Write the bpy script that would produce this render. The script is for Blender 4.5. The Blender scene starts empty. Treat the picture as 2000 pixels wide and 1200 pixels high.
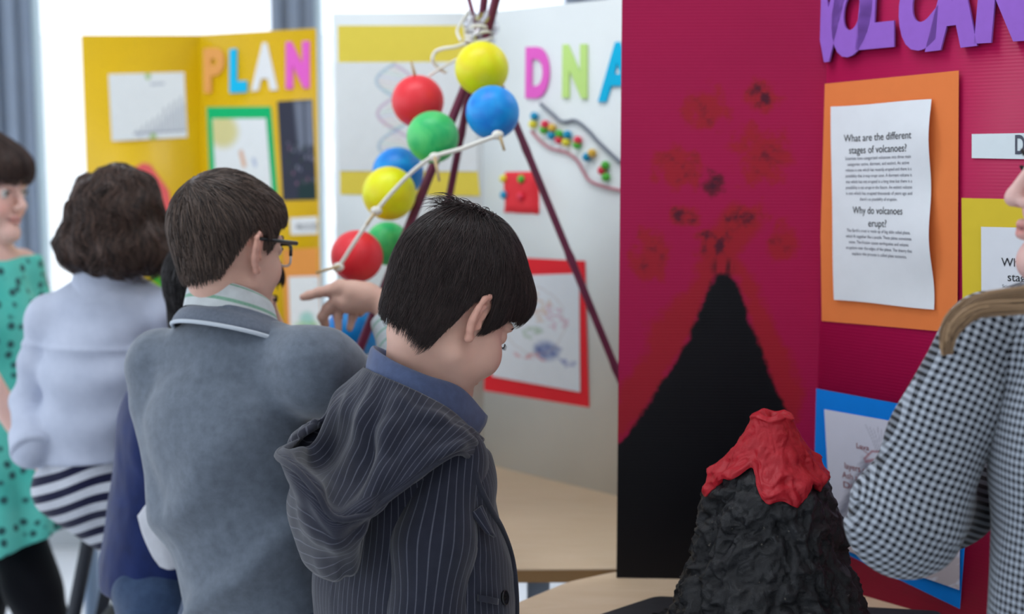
import bpy, math, random
import numpy as np
from mathutils import Vector, Matrix

# ------------------------------------------------------------------ camera, world, light
SC = bpy.context.scene
COL = SC.collection
F_PX = 2600.0                      # focal length in pixels of a 2000x1200 picture
CAM_H = 1.38
TILT = math.atan(310.0 / F_PX)
cam_data = bpy.data.cameras.new('camera')
cam_data.sensor_width = 36.0
cam_data.lens = F_PX / 2000.0 * 36.0
cam_data.clip_start = 0.05
cam_data.clip_end = 500
cam_data.dof.use_dof = True
cam_data.dof.focus_distance = 1.69
cam_data.dof.aperture_fstop = 2.6
cam = bpy.data.objects.new('camera', cam_data)
COL.objects.link(cam)
cam.location = (0, 0, CAM_H)
cam.rotation_euler = (math.pi / 2 - TILT, 0, 0)
SC.camera = cam

SC.view_settings.view_transform = 'Standard'
SC.view_settings.look = 'None'
SC.view_settings.gamma = 1.0
SC.view_settings.use_curve_mapping = False
SC.view_settings.exposure = -0.22

world = bpy.data.worlds.new('overcast_sky')
SC.world = world
world.use_nodes = True
_bg = world.node_tree.nodes['Background']
_bg.inputs['Color'].default_value = (0.88, 0.94, 1.04, 1)
_bg.inputs['Strength'].default_value = 2.4


def area_light(name, loc, rot, sx, sy, power, color=(1, 1, 1), portal=False):
    d = bpy.data.lights.new(name, 'AREA')
    d.shape = 'RECTANGLE'
    d.size, d.size_y = sx, sy
    d.energy = power
    d.color = color
    o = bpy.data.objects.new(name, d)
    COL.objects.link(o)
    o.location = loc
    o.rotation_euler = rot
    if portal:
        d.cycles.is_portal = True
    return o


ROOM = dict(x0=-4.2, x1=3.4, y0=-3.0, y1=4.62, z1=2.75)
# daylight enters by the window wall behind the children and by the windows on the left
area_light('window_portal', (-0.4, 4.75, 1.4), (-math.pi / 2, 0, 0), 7.6, 2.7, 1, portal=True)
area_light('side_window_portal', (-4.3, 0.8, 1.45), (0, -math.pi / 2, 0), 2.5, 7.4, 1, portal=True)
# the ceiling lamps of the room
for _x, _y, _p in [(-1.6, 1.0, 7), (0.9, 0.6, 8), (-0.45, 1.95, 12), (1.6, 2.9, 9), (-1.8, -2.3, 10), (0.4, -2.3, 12), (2.4, -2.3, 10)]:
    area_light('ceiling_lamp', (_x, _y, 2.70), (0, 0, 0), 1.2, 0.3, _p, (0.91, 0.95, 1.0))

# ------------------------------------------------------------------ picture to place
_ct, _st = math.cos(TILT), math.sin(TILT)
EYE = np.array([0, 0, CAM_H])


def ray(px, py):
    u, v = (px - 1000.0) / F_PX, (600.0 - py) / F_PX
    return np.array([u, v * _st + _ct, v * _ct - _st])


def at(px, py, Y):
    d = ray(px, py)
    return EYE + d * (Y / d[1])


def on_floor(px, py, z=0.0):
    d = ray(px, py)
    return EYE + d * ((z - CAM_H) / d[2])


def V(*a):
    return np.array(a, dtype=float)


def unit(a):
    a = np.asarray(a, float)
    return a / (np.linalg.norm(a) + 1e-12)


# ------------------------------------------------------------------ materials
def lin(c):
    out = []
    for x in c[:3]:
        x = x / 255.0
        out.append(x / 12.92 if x <= 0.04045 else ((x + 0.055) / 1.055) ** 2.4)
    return tuple(out)


def rgba(c):
    return tuple(c[:3]) + (1.0,)


class NT:
    """A small helper round a material's node tree."""

    def __init__(self, name):
        self.m = bpy.data.materials.new(name)
        self.m.use_nodes = True
        self.t = self.m.node_tree
        self.b = self.t.nodes['Principled BSDF']

    def n(self, kind, **kw):
        x = self.t.nodes.new(kind)
        for k, v in kw.items():
            setattr(x, k, v)
        return x

    def l(self, a, b):
        self.t.links.new(a, b)

    def val(self, sock, v):
        if hasattr(v, 'is_output'):
            self.l(v, sock)
        else:
            sock.default_value = v

    def math(self, op, a, b=0.0, c=None, clamp=False):
        x = self.n('ShaderNodeMath', operation=op, use_clamp=clamp)
        self.val(x.inputs[0], a)
        self.val(x.inputs[1], b)
        if c is not None:
            self.val(x.inputs[2], c)
        return x.outputs[0]

    def mix(self, f, a, b, mode='MIX'):
        x = self.n('ShaderNodeMix', data_type='RGBA', blend_type=mode)
        self.val(x.inputs[0], f)
        self.val(x.inputs[6], a)
        self.val(x.inputs[7], b)
        return x.outputs[2]

    def coord(self, which='Object'):
        return self.n('ShaderNodeTexCoord').outputs[which]

    def noise(self, scale, detail=3.0, rough=0.55, vec=None, dist=0.0):
        x = self.n('ShaderNodeTexNoise')
        x.inputs['Scale'].default_value = scale
        x.inputs['Detail'].default_value = detail
        x.inputs['Roughness'].default_value = rough
        x.inputs['Distortion'].default_value = dist
        self.l(vec if vec is not None else self.coord(), x.inputs['Vector'])
        return x.outputs['Fac']

    def remap(self, f, a, b, c=0.0, d=1.0):
        x = self.n('ShaderNodeMapRange')
        self.val(x.inputs[0], f)
        for i, v in enumerate((a, b, c, d)):
            x.inputs[i + 1].default_value = v
        return x.outputs[0]

    def attr(self, name, out='Fac'):
        x = self.n('ShaderNodeAttribute', attribute_name=name)
        return x.outputs[out]

    def bump(self, h, strength=0.3, dist=0.002):
        x = self.n('ShaderNodeBump')
        x.inputs['Strength'].default_value = strength
        x.inputs['Distance'].default_value = dist
        self.l(h, x.inputs['Height'])
        self.l(x.outputs[0], self.b.inputs['Normal'])


def mat(name, c, rough=0.6, spec=0.3, var=None, bump=None, metal=0.0, sheen=0.0, coat=0.0, sss=0.0, trans=0.0, attr=None):
    """Procedural material: c sRGB 0..255; var (scale, amount), bump (scale, strength, distance)."""
    k = NT(name)
    b = k.b
    base = rgba(lin(c))
    if attr:
        colr = k.attr(attr, 'Color')
    else:
        colr = base
    if var:
        nz = k.noise(var[0], 4.0)
        f = k.remap(nz, 0.3, 0.7, 1.0 - var[1], 1.0 + var[1])
        x = k.n('ShaderNodeMix', data_type='RGBA', blend_type='MULTIPLY')
        x.inputs[0].default_value = 1.0
        k.val(x.inputs[6], colr)
        cc = k.n('ShaderNodeCombineColor')
        for i in range(3):
            k.l(f, cc.inputs[i])
        k.l(cc.outputs[0], x.inputs[7])
        colr = x.outputs[2]
    k.val(b.inputs['Base Color'], colr)
    b.inputs['Roughness'].default_value = rough
    b.inputs['Specular IOR Level'].default_value = spec
    b.inputs['Metallic'].default_value = metal
    b.inputs['Sheen Weight'].default_value = sheen
    b.inputs['Sheen Roughness'].default_value = 0.5
    b.inputs['Coat Weight'].default_value = coat
    b.inputs['Transmission Weight'].default_value = trans
    if sss:
        b.inputs['Subsurface Weight'].default_value = sss
        b.inputs['Subsurface Radius'].default_value = (0.012, 0.005, 0.003)
        b.inputs['Subsurface Scale'].default_value = 0.5
    if bump:
        k.bump(k.noise(bump[0], 4.0), bump[1], bump[2])
    return k.m


# ------------------------------------------------------------------ objects
def props(o, label=None, cat=None, group=None, kind=None):
    if label:
        o['label'] = label
    if cat:
        o['category'] = cat
    if group:
        o['group'] = group
    if kind:
        o['kind'] = kind
    return o


def thing(name, label, cat, loc=(0, 0, 0), group=None):
    o = bpy.data.objects.new(name, None)
    o.empty_display_size = 0.05
    COL.objects.link(o)
    o.location = [float(x) for x in loc]
    return props(o, label, cat, group)


def mesh(name, verts, faces, m, parent=None, smooth=True, attrs=None, cols=None):
    """Link ONE mesh object given in world coordinates; parents are empties or meshes."""
    verts = np.asarray(verts, dtype=np.float64).reshape(-1, 3)
    pw = np.zeros(3)
    p = parent
    while p is not None:
        pw += np.array(p.location)
        p = p.parent
    verts = verts - pw
    me = bpy.data.meshes.new(name)
    if isinstance(faces, np.ndarray):
        k = faces.shape[1]
        me.vertices.add(len(verts))
        me.vertices.foreach_set('co', verts.astype(np.float32).ravel())
        me.loops.add(faces.size)
        me.loops.foreach_set('vertex_index', faces.astype(np.int32).ravel())
        me.polygons.add(len(faces))
        me.polygons.foreach_set('loop_start', np.arange(0, faces.size, k, dtype=np.int32))
        me.polygons.foreach_set('loop_total', np.full(len(faces), k, dtype=np.int32))
        me.update(calc_edges=True)
        me.validate()
    else:
        me.from_pydata([tuple(v) for v in verts], [], [tuple(int(i) for i in f) for f in faces])
        me.update()
    if smooth:
        me.polygons.foreach_set('use_smooth', np.ones(len(me.polygons), dtype=bool))
    for k, a in (attrs or {}).items():
        at_ = me.attributes.new(k, 'FLOAT', 'POINT')
        at_.data.foreach_set('value', np.asarray(a, dtype=np.float32).ravel())
    for k, a in (cols or {}).items():
        a = np.asarray(a, dtype=np.float32)
        if a.shape[1] == 3:
            a = np.concatenate([a, np.ones((len(a), 1), np.float32)], 1)
        at_ = me.attributes.new(k, 'FLOAT_COLOR', 'POINT')
        at_.data.foreach_set('color', a.ravel())
    me.materials.append(m)
    o = bpy.data.objects.new(name, me)
    COL.objects.link(o)
    if parent is not None:
        o.parent = parent
    return o


class MB:
    """Collects simple shapes into one mesh."""

    def __init__(self):
        self.v, self.f, self.n = [], [], 0

    def add(self, v, f):
        v = np.asarray(v, float).reshape(-1, 3)
        self.v.append(v)
        for q in f:
            self.f.append([int(i) + self.n for i in q])
        self.n += len(v)

    def box(self, c, s, R=None):
        c = np.asarray(c, float)
        s = np.asarray(s, float) / 2
        p = np.array([[x, y, z] for x in (-1, 1) for y in (-1, 1) for z in (-1, 1)], float) * s
        if R is not None:
            p = p @ np.asarray(R).T
        self.add(p + c, [(0, 1, 3, 2), (4, 6, 7, 5), (0, 4, 5, 1), (2, 3, 7, 6), (0, 2, 6, 4), (1, 5, 7, 3)])

    def tube(self, pts, r, n=10, cap=True, flat=None):
        pts = np.asarray(pts, float)
        m = len(pts)
        r = np.full(m, r) if np.isscalar(r) else np.asarray(r, float)
        tan = np.gradient(pts, axis=0)
        tan /= np.linalg.norm(tan, axis=1)[:, None] + 1e-12
        ref = V(0, 0, 1) if abs(tan[0][2]) < 0.9 else V(1, 0, 0)
        a = unit(np.cross(tan[0], ref))
        vs = []
        for i in range(m):
            a = a - tan[i] * (a @ tan[i])
            a = unit(a)
            b = np.cross(tan[i], a)
            for k in range(n):
                th = 2 * math.pi * k / n
                vs.append(pts[i] + r[i] * (math.cos(th) * a + math.sin(th) * b))
        fs = []
        for i in range(m - 1):
            for k in range(n):
                k2 = (k + 1) % n
                fs.append((i * n + k, i * n + k2, (i + 1) * n + k2, (i + 1) * n + k))
        if cap:
            fs.append(tuple(range(n - 1, -1, -1)))
            fs.append(tuple((m - 1) * n + k for k in range(n)))
        self.add(vs, fs)

    def sphere(self, c, r, nu=20, nv=12, R=None):
        r = np.full(3, r) if np.isscalar(r) else np.asarray(r, float)
        vs = [V(0, 0, 1)]
        for i in range(1, nv):
            ph = math.pi * i / nv
            for k in range(nu):
                th = 2 * math.pi * k / nu
                vs.append(V(math.sin(ph) * math.cos(th), math.sin(ph) * math.sin(th), math.cos(ph)))
        vs.append(V(0, 0, -1))
        vs = np.array(vs) * r
        if R is not None:
            vs = vs @ np.asarray(R).T
        fs = []
        for k in range(nu):
            fs.append((0, 1 + k, 1 + (k + 1) % nu))
        for i in range(nv - 2):
            for k in range(nu):
                a, b = 1 + i * nu + k, 1 + i * nu + (k + 1) % nu
                fs.append((a, a + nu, b + nu, b))
        last = 1 + (nv - 1) * nu
        for k in range(nu):
            fs.append((last, last - nu + (k + 1) % nu, last - nu + k))
        self.add(vs + np.asarray(c, float), fs)

    def prism(self, poly, z0, z1, bev=0.0):
        """Upright prism over a floor polygon, the rim rounded by bev."""
        poly = np.asarray(poly, float)
        n = len(poly)
        area = 0.5 * np.sum(poly[:, 0] * np.roll(poly[:, 1], -1) - np.roll(poly[:, 0], -1) * poly[:, 1])
        if area < 0:
            poly = poly[::-1]
        cen = poly.mean(0)
        rings = []
        lev = [(z0, 0.0), (z1, 0.0)] if bev <= 0 else [(z0, bev), (z0 + bev, 0.0), (z1 - bev, 0.0), (z1 - bev * 0.3, bev * 0.3), (z1, bev)]
        for z, ins in lev:
            e = unit_rows(np.roll(poly, -1, 0) - poly)
            nin = np.stack([-e[:, 1], e[:, 0]], 1)
            nn = unit_rows(nin + np.roll(nin, 1, 0))
            q = poly + nn * ins
            rings.append(np.concatenate([q, np.full((n, 1), z)], 1))
        vs = np.concatenate(rings)
        fs = []
        for i in range(len(rings) - 1):
            for k in range(n):
                k2 = (k + 1) % n
                fs.append((i * n + k, i * n + k2, (i + 1) * n + k2, (i + 1) * n + k))
        fs.append(tuple(range(n - 1, -1, -1)))
        fs.append(tuple((len(rings) - 1) * n + k for k in range(n)))
        self.add(vs, fs)

    def build(self, name, m, parent=None, smooth=False):
        return mesh(name, np.concatenate(self.v), self.f, m, parent, smooth)


def unit_rows(a):
    return a / (np.linalg.norm(a, axis=1)[:, None] + 1e-12)


def round_poly(poly, r, n=6):
    """Round the corners of a polygon."""
    poly = [np.asarray(p, float) for p in poly]
    rr = r if isinstance(r, (list, tuple)) else [r] * len(poly)
    out = []
    for i, p in enumerate(poly):
        a, b = poly[i - 1], poly[(i + 1) % len(poly)]
        if rr[i] <= 0:
            out.append(p)
            continue
        s = p + unit(a - p) * rr[i]
        e = p + unit(b - p) * rr[i]
        for k in range(n + 1):
            t = k / n
            out.append((1 - t) ** 2 * s + 2 * t * (1 - t) * p + t * t * e)
    return np.array(out)


def catmull(pts, n):
    """Smooth curve through pts (m,d): n samples."""
    pts = np.asarray(pts, float)
    m = len(pts)
    P = np.concatenate([[2 * pts[0] - pts[1]], pts, [2 * pts[-1] - pts[-2]]])
    ts = np.linspace(0, m - 1, n)
    i = np.minimum(ts.astype(int), m - 2)
    t = (ts - i)[:, None] if pts.ndim == 2 else (ts - i).reshape((-1,) + (1,) * (pts.ndim - 1))
    p0, p1, p2, p3 = P[i], P[i + 1], P[i + 2], P[i + 3]
    return 0.5 * ((2 * p1) + (-p0 + p2) * t + (2 * p0 - 5 * p1 + 4 * p2 - p3) * t ** 2 + (-p0 + 3 * p1 - 3 * p2 + p3) * t ** 3)


def grid_faces(nu, nv, wrap_u=False):
    """Quads of a grid whose vertices run v fastest."""
    i = np.arange(nu if wrap_u else nu - 1)
    j = np.arange(nv - 1)
    I, J = np.meshgrid(i, j, indexing='ij')
    I2 = (I + 1) % nu
    return np.stack([I * nv + J, I2 * nv + J, I2 * nv + J + 1, I * nv + J + 1], -1).reshape(-1, 4)


# ------------------------------------------------------------------ noise
_rs = np.random.RandomState(7)
_perm = _rs.permutation(256)
_perm = np.concatenate([_perm, _perm, _perm])
_val = _rs.uniform(-1, 1, 256)


def vnoise(P):
    P = np.asarray(P, float)
    i = np.floor(P).astype(int)
    f = P - i
    f = f * f * f * (f * (f * 6 - 15) + 10)
    i &= 255

    def h(dx, dy, dz):
        return _val[_perm[_perm[_perm[(i[:, 0] + dx) & 255] + ((i[:, 1] + dy) & 255)] + ((i[:, 2] + dz) & 255)]]
    x, y, z = f[:, 0], f[:, 1], f[:, 2]
    a = h(0, 0, 0) * (1 - x) + h(1, 0, 0) * x
    b = h(0, 1, 0) * (1 - x) + h(1, 1, 0) * x
    c = h(0, 0, 1) * (1 - x) + h(1, 0, 1) * x
    d = h(0, 1, 1) * (1 - x) + h(1, 1, 1) * x
    return (a * (1 - y) + b * y) * (1 - z) + (c * (1 - y) + d * y) * z


def fbm(P, oct=4, gain=0.5):
    s, a, t = 0, 1.0, 0
    P = np.asarray(P, float)
    for k in range(oct):
        s = s + a * vnoise(P * 2.0 ** k + 17.3 * k)
        t += a
        a *= gain
    return s / t


# ------------------------------------------------------------------ solid modelling by distance fields
def caps(P, a, b, ra, rb=None):
    rb = ra if rb is None else rb
    a = np.asarray(a, float)
    b = np.asarray(b, float)
    ba = b - a
    pa = P - a
    h = np.clip(pa @ ba / (ba @ ba + 1e-12), 0, 1)
    return np.linalg.norm(pa - h[:, None] * ba, axis=1) - (ra + (rb - ra) * h)


def chain(P, pts, rs, k=0.012):
    d = None
    for i in range(len(pts) - 1):
        e = caps(P, pts[i], pts[i + 1], rs[i], rs[i + 1])
        d = e if d is None else smin(d, e, k)
    return d


def ell(P, c, r, R=None):
    p = P - np.asarray(c, float)
    if R is not None:
        p = p @ R            # columns of R are the axes
    r = np.asarray(r, float)
    k0 = np.linalg.norm(p / r, axis=1)
    k1 = np.linalg.norm(p / (r * r), axis=1) + 1e-9
    return k0 * (k0 - 1) / k1


def fcaps(P, a, b, ra, rb, fwd, flat):
    """Tapered capsule flattened along fwd."""
    fwd = unit(fwd)
    k = 1.0 / flat - 1.0

    def sc(p):
        return p + np.outer(p @ fwd, fwd) * k if p.ndim == 2 else p + fwd * (p @ fwd) * k
    return caps(sc(P), sc(np.asarray(a, float)), sc(np.asarray(b, float)), ra, rb) * (0.5 + 0.5 * flat)


def smin(a, b, k):
    h = np.clip(0.5 + 0.5 * (b - a) / k, 0, 1)
    return b + (a - b) * h - k * h * (1 - h)


def smax(a, b, k):
    return -smin(-a, -b, k)


def surface(f, lo, hi, h, B=8, newton=1):
    """Naive surface nets over a grid, only near the surface: (verts, quads)."""
    lo = np.asarray(lo, float)
    hi = np.asarray(hi, float)
    nb = np.ceil((hi - lo) / h / B).astype(int) + 1
    n = nb * B
    bi = np.stack(np.meshgrid(*[np.arange(k) for k in nb], indexing='ij'), -1).reshape(-1, 3)
    cen = lo + (bi * B + (B - 1) / 2) * h
    D = f(cen)
    G = D.reshape(nb).astype(np.float32)
    for ax in range(3):
        G = np.repeat(G, B, ax)
    act = bi[np.abs(D) < B * h * 1.5]
    off = np.stack(np.meshgrid(*[np.arange(B)] * 3, indexing='ij'), -1).reshape(-1, 3)
    step = max(1, 300000 // (B ** 3))
    for s in range(0, len(act), step):
        ijk = (act[s:s + step, None, :] * B + off[None]).reshape(-1, 3)
        G[ijk[:, 0], ijk[:, 1], ijk[:, 2]] = f(lo + ijk * h)
    S = G < 0
    cnt = np.zeros(tuple(n - 1), np.uint8)
    for dx in (0, 1):
        for dy in (0, 1):
            for dz in (0, 1):
                cnt += S[dx:n[0] - 1 + dx, dy:n[1] - 1 + dy, dz:n[2] - 1 + dz]
    cells = np.argwhere((cnt > 0) & (cnt < 8))
    corn = np.array([[x, y, z] for x in (0, 1) for y in (0, 1) for z in (0, 1)])
    vals = np.stack([G[cells[:, 0] + c[0], cells[:, 1] + c[1], cells[:, 2] + c[2]] for c in corn], 1).astype(float)
    acc = np.zeros((len(cells), 3))
    num = np.zeros(len(cells))
    for i in range(8):
        for j in range(i + 1, 8):
            if np.abs(corn[i] - corn[j]).sum() == 1:
                a, b = vals[:, i], vals[:, j]
                x = (a < 0) != (b < 0)
                t = np.where(x, a / (a - b + 1e-20), 0)
                p = corn[i] + t[:, None] * (corn[j] - corn[i])
                acc += np.where(x[:, None], p, 0)
                num += x
    verts = lo + (cells + acc / num[:, None]) * h
    vid = np.full(tuple(n - 1), -1, np.int32)
    vid[cells[:, 0], cells[:, 1], cells[:, 2]] = np.arange(len(cells))
    quads = []
    for ax in range(3):
        sl0 = [slice(None)] * 3
        sl1 = [slice(None)] * 3
        sl0[ax] = slice(0, n[ax] - 1)
        sl1[ax] = slice(1, n[ax])
        A, Bq = S[tuple(sl0)], S[tuple(sl1)]
        e = np.argwhere(A != Bq)
        o1, o2 = [(1, 2), (2, 0), (0, 1)][ax]
        ok = (e[:, o1] > 0) & (e[:, o2] > 0) & (e[:, o1] < n[o1] - 1) & (e[:, o2] < n[o2] - 1)
        e = e[ok]
        ins = A[e[:, 0], e[:, 1], e[:, 2]]
        d1 = np.zeros(3, int)
        d2 = np.zeros(3, int)
        d1[o1] = 1
        d2[o2] = 1

        def g(x):
            return vid[x[:, 0], x[:, 1], x[:, 2]]
        q = np.stack([g(e - d1 - d2), g(e - d2), g(e), g(e - d1)], 1)
        q[~ins] = q[~ins][:, ::-1]
        quads.append(q)
    quads = np.concatenate(quads)
    quads = quads[(quads >= 0).all(1)]
    for _ in range(newton):
        d = f(verts)
        g = grad(f, verts, h * 0.3)
        mv = np.clip(d, -h * 0.6, h * 0.6)
        verts = verts - g * mv[:, None]
    return verts, quads


def grad(f, P, e=0.001):
    g = np.stack([f(P + V(e, 0, 0)) - f(P - V(e, 0, 0)), f(P + V(0, e, 0)) - f(P - V(0, e, 0)), f(P + V(0, 0, e)) - f(P - V(0, 0, e))], 1)
    return g / (np.linalg.norm(g, axis=1)[:, None] + 1e-12)


def solid(name, f, lo, hi, h, m, parent=None, attrs=None, cols=None, keep=None):
    v, q = surface(f, lo, hi, h)
    if keep is not None:
        kv = keep(v)
        q = q[kv[q].all(1)]
        used = np.unique(q)
        re = np.full(len(v), -1, np.int64)
        re[used] = np.arange(len(used))
        v, q = v[used], re[q]
    at_ = {k: fn(v) for k, fn in (attrs or {}).items()}
    co_ = {k: fn(v) for k, fn in (cols or {}).items()}
    return mesh(name, v, q, m, parent, True, at_, co_)


# ------------------------------------------------------------------ lettering
_text_cache = {}


def text_mesh(s, offset=0.0, extrude=0.0, bevel=0.0, spacing=1.0):
    key = (s, offset, extrude, bevel, spacing)
    if key in _text_cache:
        return _text_cache[key]
    cu = bpy.data.curves.new('lettering', 'FONT')
    cu.body = s
    cu.size = 1.0
    cu.offset = offset
    cu.extrude = extrude
    cu.bevel_depth = bevel
    cu.space_character = spacing
    cu.resolution_u = 6
    ob = bpy.data.objects.new('lettering', cu)
    COL.objects.link(ob)
    dg = bpy.context.evaluated_depsgraph_get()
    me = ob.evaluated_get(dg).to_mesh()
    v = np.array([tuple(x.co) for x in me.vertices]).reshape(-1, 3)
    f = [tuple(p.vertices) for p in me.polygons]
    ob.evaluated_get(dg).to_mesh_clear()
    bpy.data.objects.remove(ob)
    bpy.data.curves.remove(cu)
    _text_cache[key] = (v, f)
    return v, f

# ------------------------------------------------------------------ the room
def O(c, e=0.62):
    """The surface colour that shows as c (0..255) under the room's light."""
    out = []
    for x in lin(c):
        y = min(0.93, x / e)
        out.append(255 * (12.92 * y if y <= 0.0031308 else 1.055 * y ** (1 / 2.4) - 0.055))
    return out


M_floor = mat('floor_vinyl', (214, 216, 220), rough=0.28, spec=0.5, var=(3.0, 0.04))
M_wall = mat('wall_paint', (222, 221, 217), rough=0.85, var=(2.0, 0.02), bump=(180, 0.06, 0.001))
M_ceil = mat('ceiling_tile', (228, 228, 226), rough=0.95, bump=(90, 0.15, 0.002))
M_mull = mat('mullion_aluminium', (138, 152, 174), rough=0.4, spec=0.5, var=(6, 0.05))
M_sill = mat('sill_metal', (176, 182, 188), rough=0.5, spec=0.4, var=(5, 0.04))


def glass_mat():
    k = NT('window_glass')
    tr = k.n('ShaderNodeBsdfTransparent')
    tr.inputs['Color'].default_value = (0.97, 0.985, 0.99, 1)
    gl = k.n('ShaderNodeBsdfGlossy')
    gl.inputs['Roughness'].default_value = 0.02
    mx = k.n('ShaderNodeMixShader')
    mx.inputs[0].default_value = 0.05
    k.l(tr.outputs[0], mx.inputs[1])
    k.l(gl.outputs[0], mx.inputs[2])
    k.l(mx.outputs[0], k.t.nodes['Material Output'].inputs['Surface'])
    return k.m


def strip_mat():
    k = NT('lit_mullion_side')  # the mullion's lit side: its brightness put into a pale translucent material
    tr = k.n('ShaderNodeBsdfTranslucent')
    tr.inputs['Color'].default_value = (0.80, 0.90, 0.93, 1)
    df = k.n('ShaderNodeBsdfDiffuse')
    df.inputs['Color'].default_value = (0.85, 0.9, 0.92, 1)
    mx = k.n('ShaderNodeMixShader')
    mx.inputs[0].default_value = 0.3
    k.l(tr.outputs[0], mx.inputs[1])
    k.l(df.outputs[0], mx.inputs[2])
    k.l(mx.outputs[0], k.t.nodes['Material Output'].inputs['Surface'])
    return k.m


M_glass = glass_mat()
M_lit_side = strip_mat()
R = ROOM


def slab(name, c, s, m):
    b = MB()
    b.box(c, s)
    return props(b.build(name, m), kind='structure')


_w, _d, _h = R['x1'] - R['x0'], R['y1'] - R['y0'], R['z1']
_cx, _cy = (R['x0'] + R['x1']) / 2, (R['y0'] + R['y1']) / 2
slab('floor', (_cx, _cy, -0.05), (_w + 0.3, _d + 0.3, 0.1), M_floor)
slab('ceiling', (_cx, _cy, _h + 0.05), (_w + 0.3, _d + 0.3, 0.1), M_ceil)
slab('wall_right', (R['x1'] + 0.05, _cy, _h / 2), (0.1, _d, _h), M_wall)
slab('wall_front', (_cx, R['y0'] - 0.05, _h / 2), (_w, 0.1, _h), M_wall)
# left wall: low parapet, lintel and glazing
slab('wall_left', (R['x0'] - 0.05, _cy, 0.1), (0.1, _d, 0.2), M_wall)
_pan = MB()
_pan.box((R['x0'] - 0.03, _cy, 1.45), (0.012, _d, 2.5))
props(_pan.build('window_9', M_glass), kind='structure')

# back wall: floor to ceiling glazing between grey mullions
MULL_X = [-4.13, -3.65, -2.675, -1.70, -0.742, 0.252, 1.23, 2.2, 3.18]
YB = R['y1']
for i, x in enumerate(MULL_X):
    b = MB()
    b.box((x, YB + 0.01, _h / 2), (0.148, 0.10, _h))
    b.box((x - 0.052, YB - 0.05, _h / 2), (0.030, 0.03, _h))
    b.box((x + 0.008, YB - 0.048, _h / 2), (0.034, 0.025, _h))
    b.box((x + 0.062, YB - 0.043, _h / 2), (0.016, 0.016, _h))
    props(b.build('trim_%d' % (i + 1), M_mull), kind='structure')
    g = MB()
    g.box((x + 0.086, YB - 0.02, _h / 2), (0.024, 0.02, _h))  # added pale strip standing in for daylight on the mullion's side
    props(g.build('trim_%d' % (i + 21), M_lit_side), kind='structure')
    if i < len(MULL_X) - 1:
        x2 = MULL_X[i + 1]
        p = MB()
        p.box(((x + x2) / 2, YB + 0.03, _h / 2), (x2 - x - 0.15, 0.012, _h))
        props(p.build('window_%d' % (i + 1), M_glass), kind='structure')
slab('baseboard_back', (_cx, YB - 0.06, 0.075), (_w, 0.13, 0.15), M_sill)

# the pale building across the street, nearly lost in the bright light
M_fac = mat('pale_facade', (236, 234, 230), rough=0.9, var=(0.4, 0.02))
M_bwin = mat('building_glass', (196, 208, 224), rough=0.5, spec=0.3)
bld = thing('building', 'pale building outside, seen between the yellow board and the white board', 'building', (-5, 31, -14))
b = MB()
b.box((-5, 32, -5.0), (22, 2, 18.0))
b.build('facade', M_fac, bld)
for c in range(5):
    for r in range(6):
        b = MB()
        zz = 3.05 - r * 1.25
        b.box((-6.2 + c * 0.75, 30.98, zz), (0.42, 0.06, 0.62))
        b.build('window_pane', M_bwin, bld)

# ------------------------------------------------------------------ tables
TZ = 0.70
M_wood = NT('birch_veneer')
_v = M_wood.n('ShaderNodeMapping')
M_wood.l(M_wood.coord(), _v.inputs[0])
_v.inputs['Scale'].default_value = (1.5, 9.0, 9.0)
_v.inputs['Rotation'].default_value = (0, 0, 0.5)
_nz = M_wood.noise(4.0, 4.0, 0.6, _v.outputs[0], 1.2)
M_wood.val(M_wood.b.inputs['Base Color'], M_wood.mix(M_wood.remap(_nz, 0.3, 0.7), rgba(lin((226, 198, 164))), rgba(lin((234, 208, 178)))))
M_wood.b.inputs['Roughness'].default_value = 0.42
M_wood.b.inputs['Specular IOR Level'].default_value = 0.35
M_edge = mat('beech_edge_band', (178, 138, 92), rough=0.5, var=(20, 0.06))
M_leg = mat('pale_blue_steel', (150, 172, 202), rough=0.4, spec=0.5)


def table(label, poly, rad, legs):
    c = np.mean(np.asarray(poly), 0)
    t = thing('table', label, 'table', (c[0], c[1], 0), 'classroom tables')
    rp = round_poly(poly, rad)
    b = MB()
    b.prism(rp, TZ - 0.022, TZ, 0.002)
    b.build('tabletop', M_wood.m, t)
    # the edge band runs round the rim
    b = MB()
    n = len(rp)
    cc = rp.mean(0)
    out = rp + unit_rows(rp - cc) * 0.0015
    vs = np.concatenate([np.c_[out, np.full(n, TZ - 0.023)], np.c_[out, np.full(n, TZ - 0.003)]])
    b.add(vs, [(k, (k + 1) % n, n + (k + 1) % n, n + k) for k in range(n)])
    b.build('edge_band', M_edge, t)
    for (x, y) in legs:
        b = MB()
        b.tube([(x, y, 0.012), (x, y, TZ - 0.022)], 0.02, 14)
        lg = b.build('leg', M_leg, t, True)
        b = MB()
        b.tube([(x, y, 0.0), (x, y, 0.03)], [0.026, 0.023], 14)
        b.build('foot_cap', mat_black, lg, True)
    return t


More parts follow.
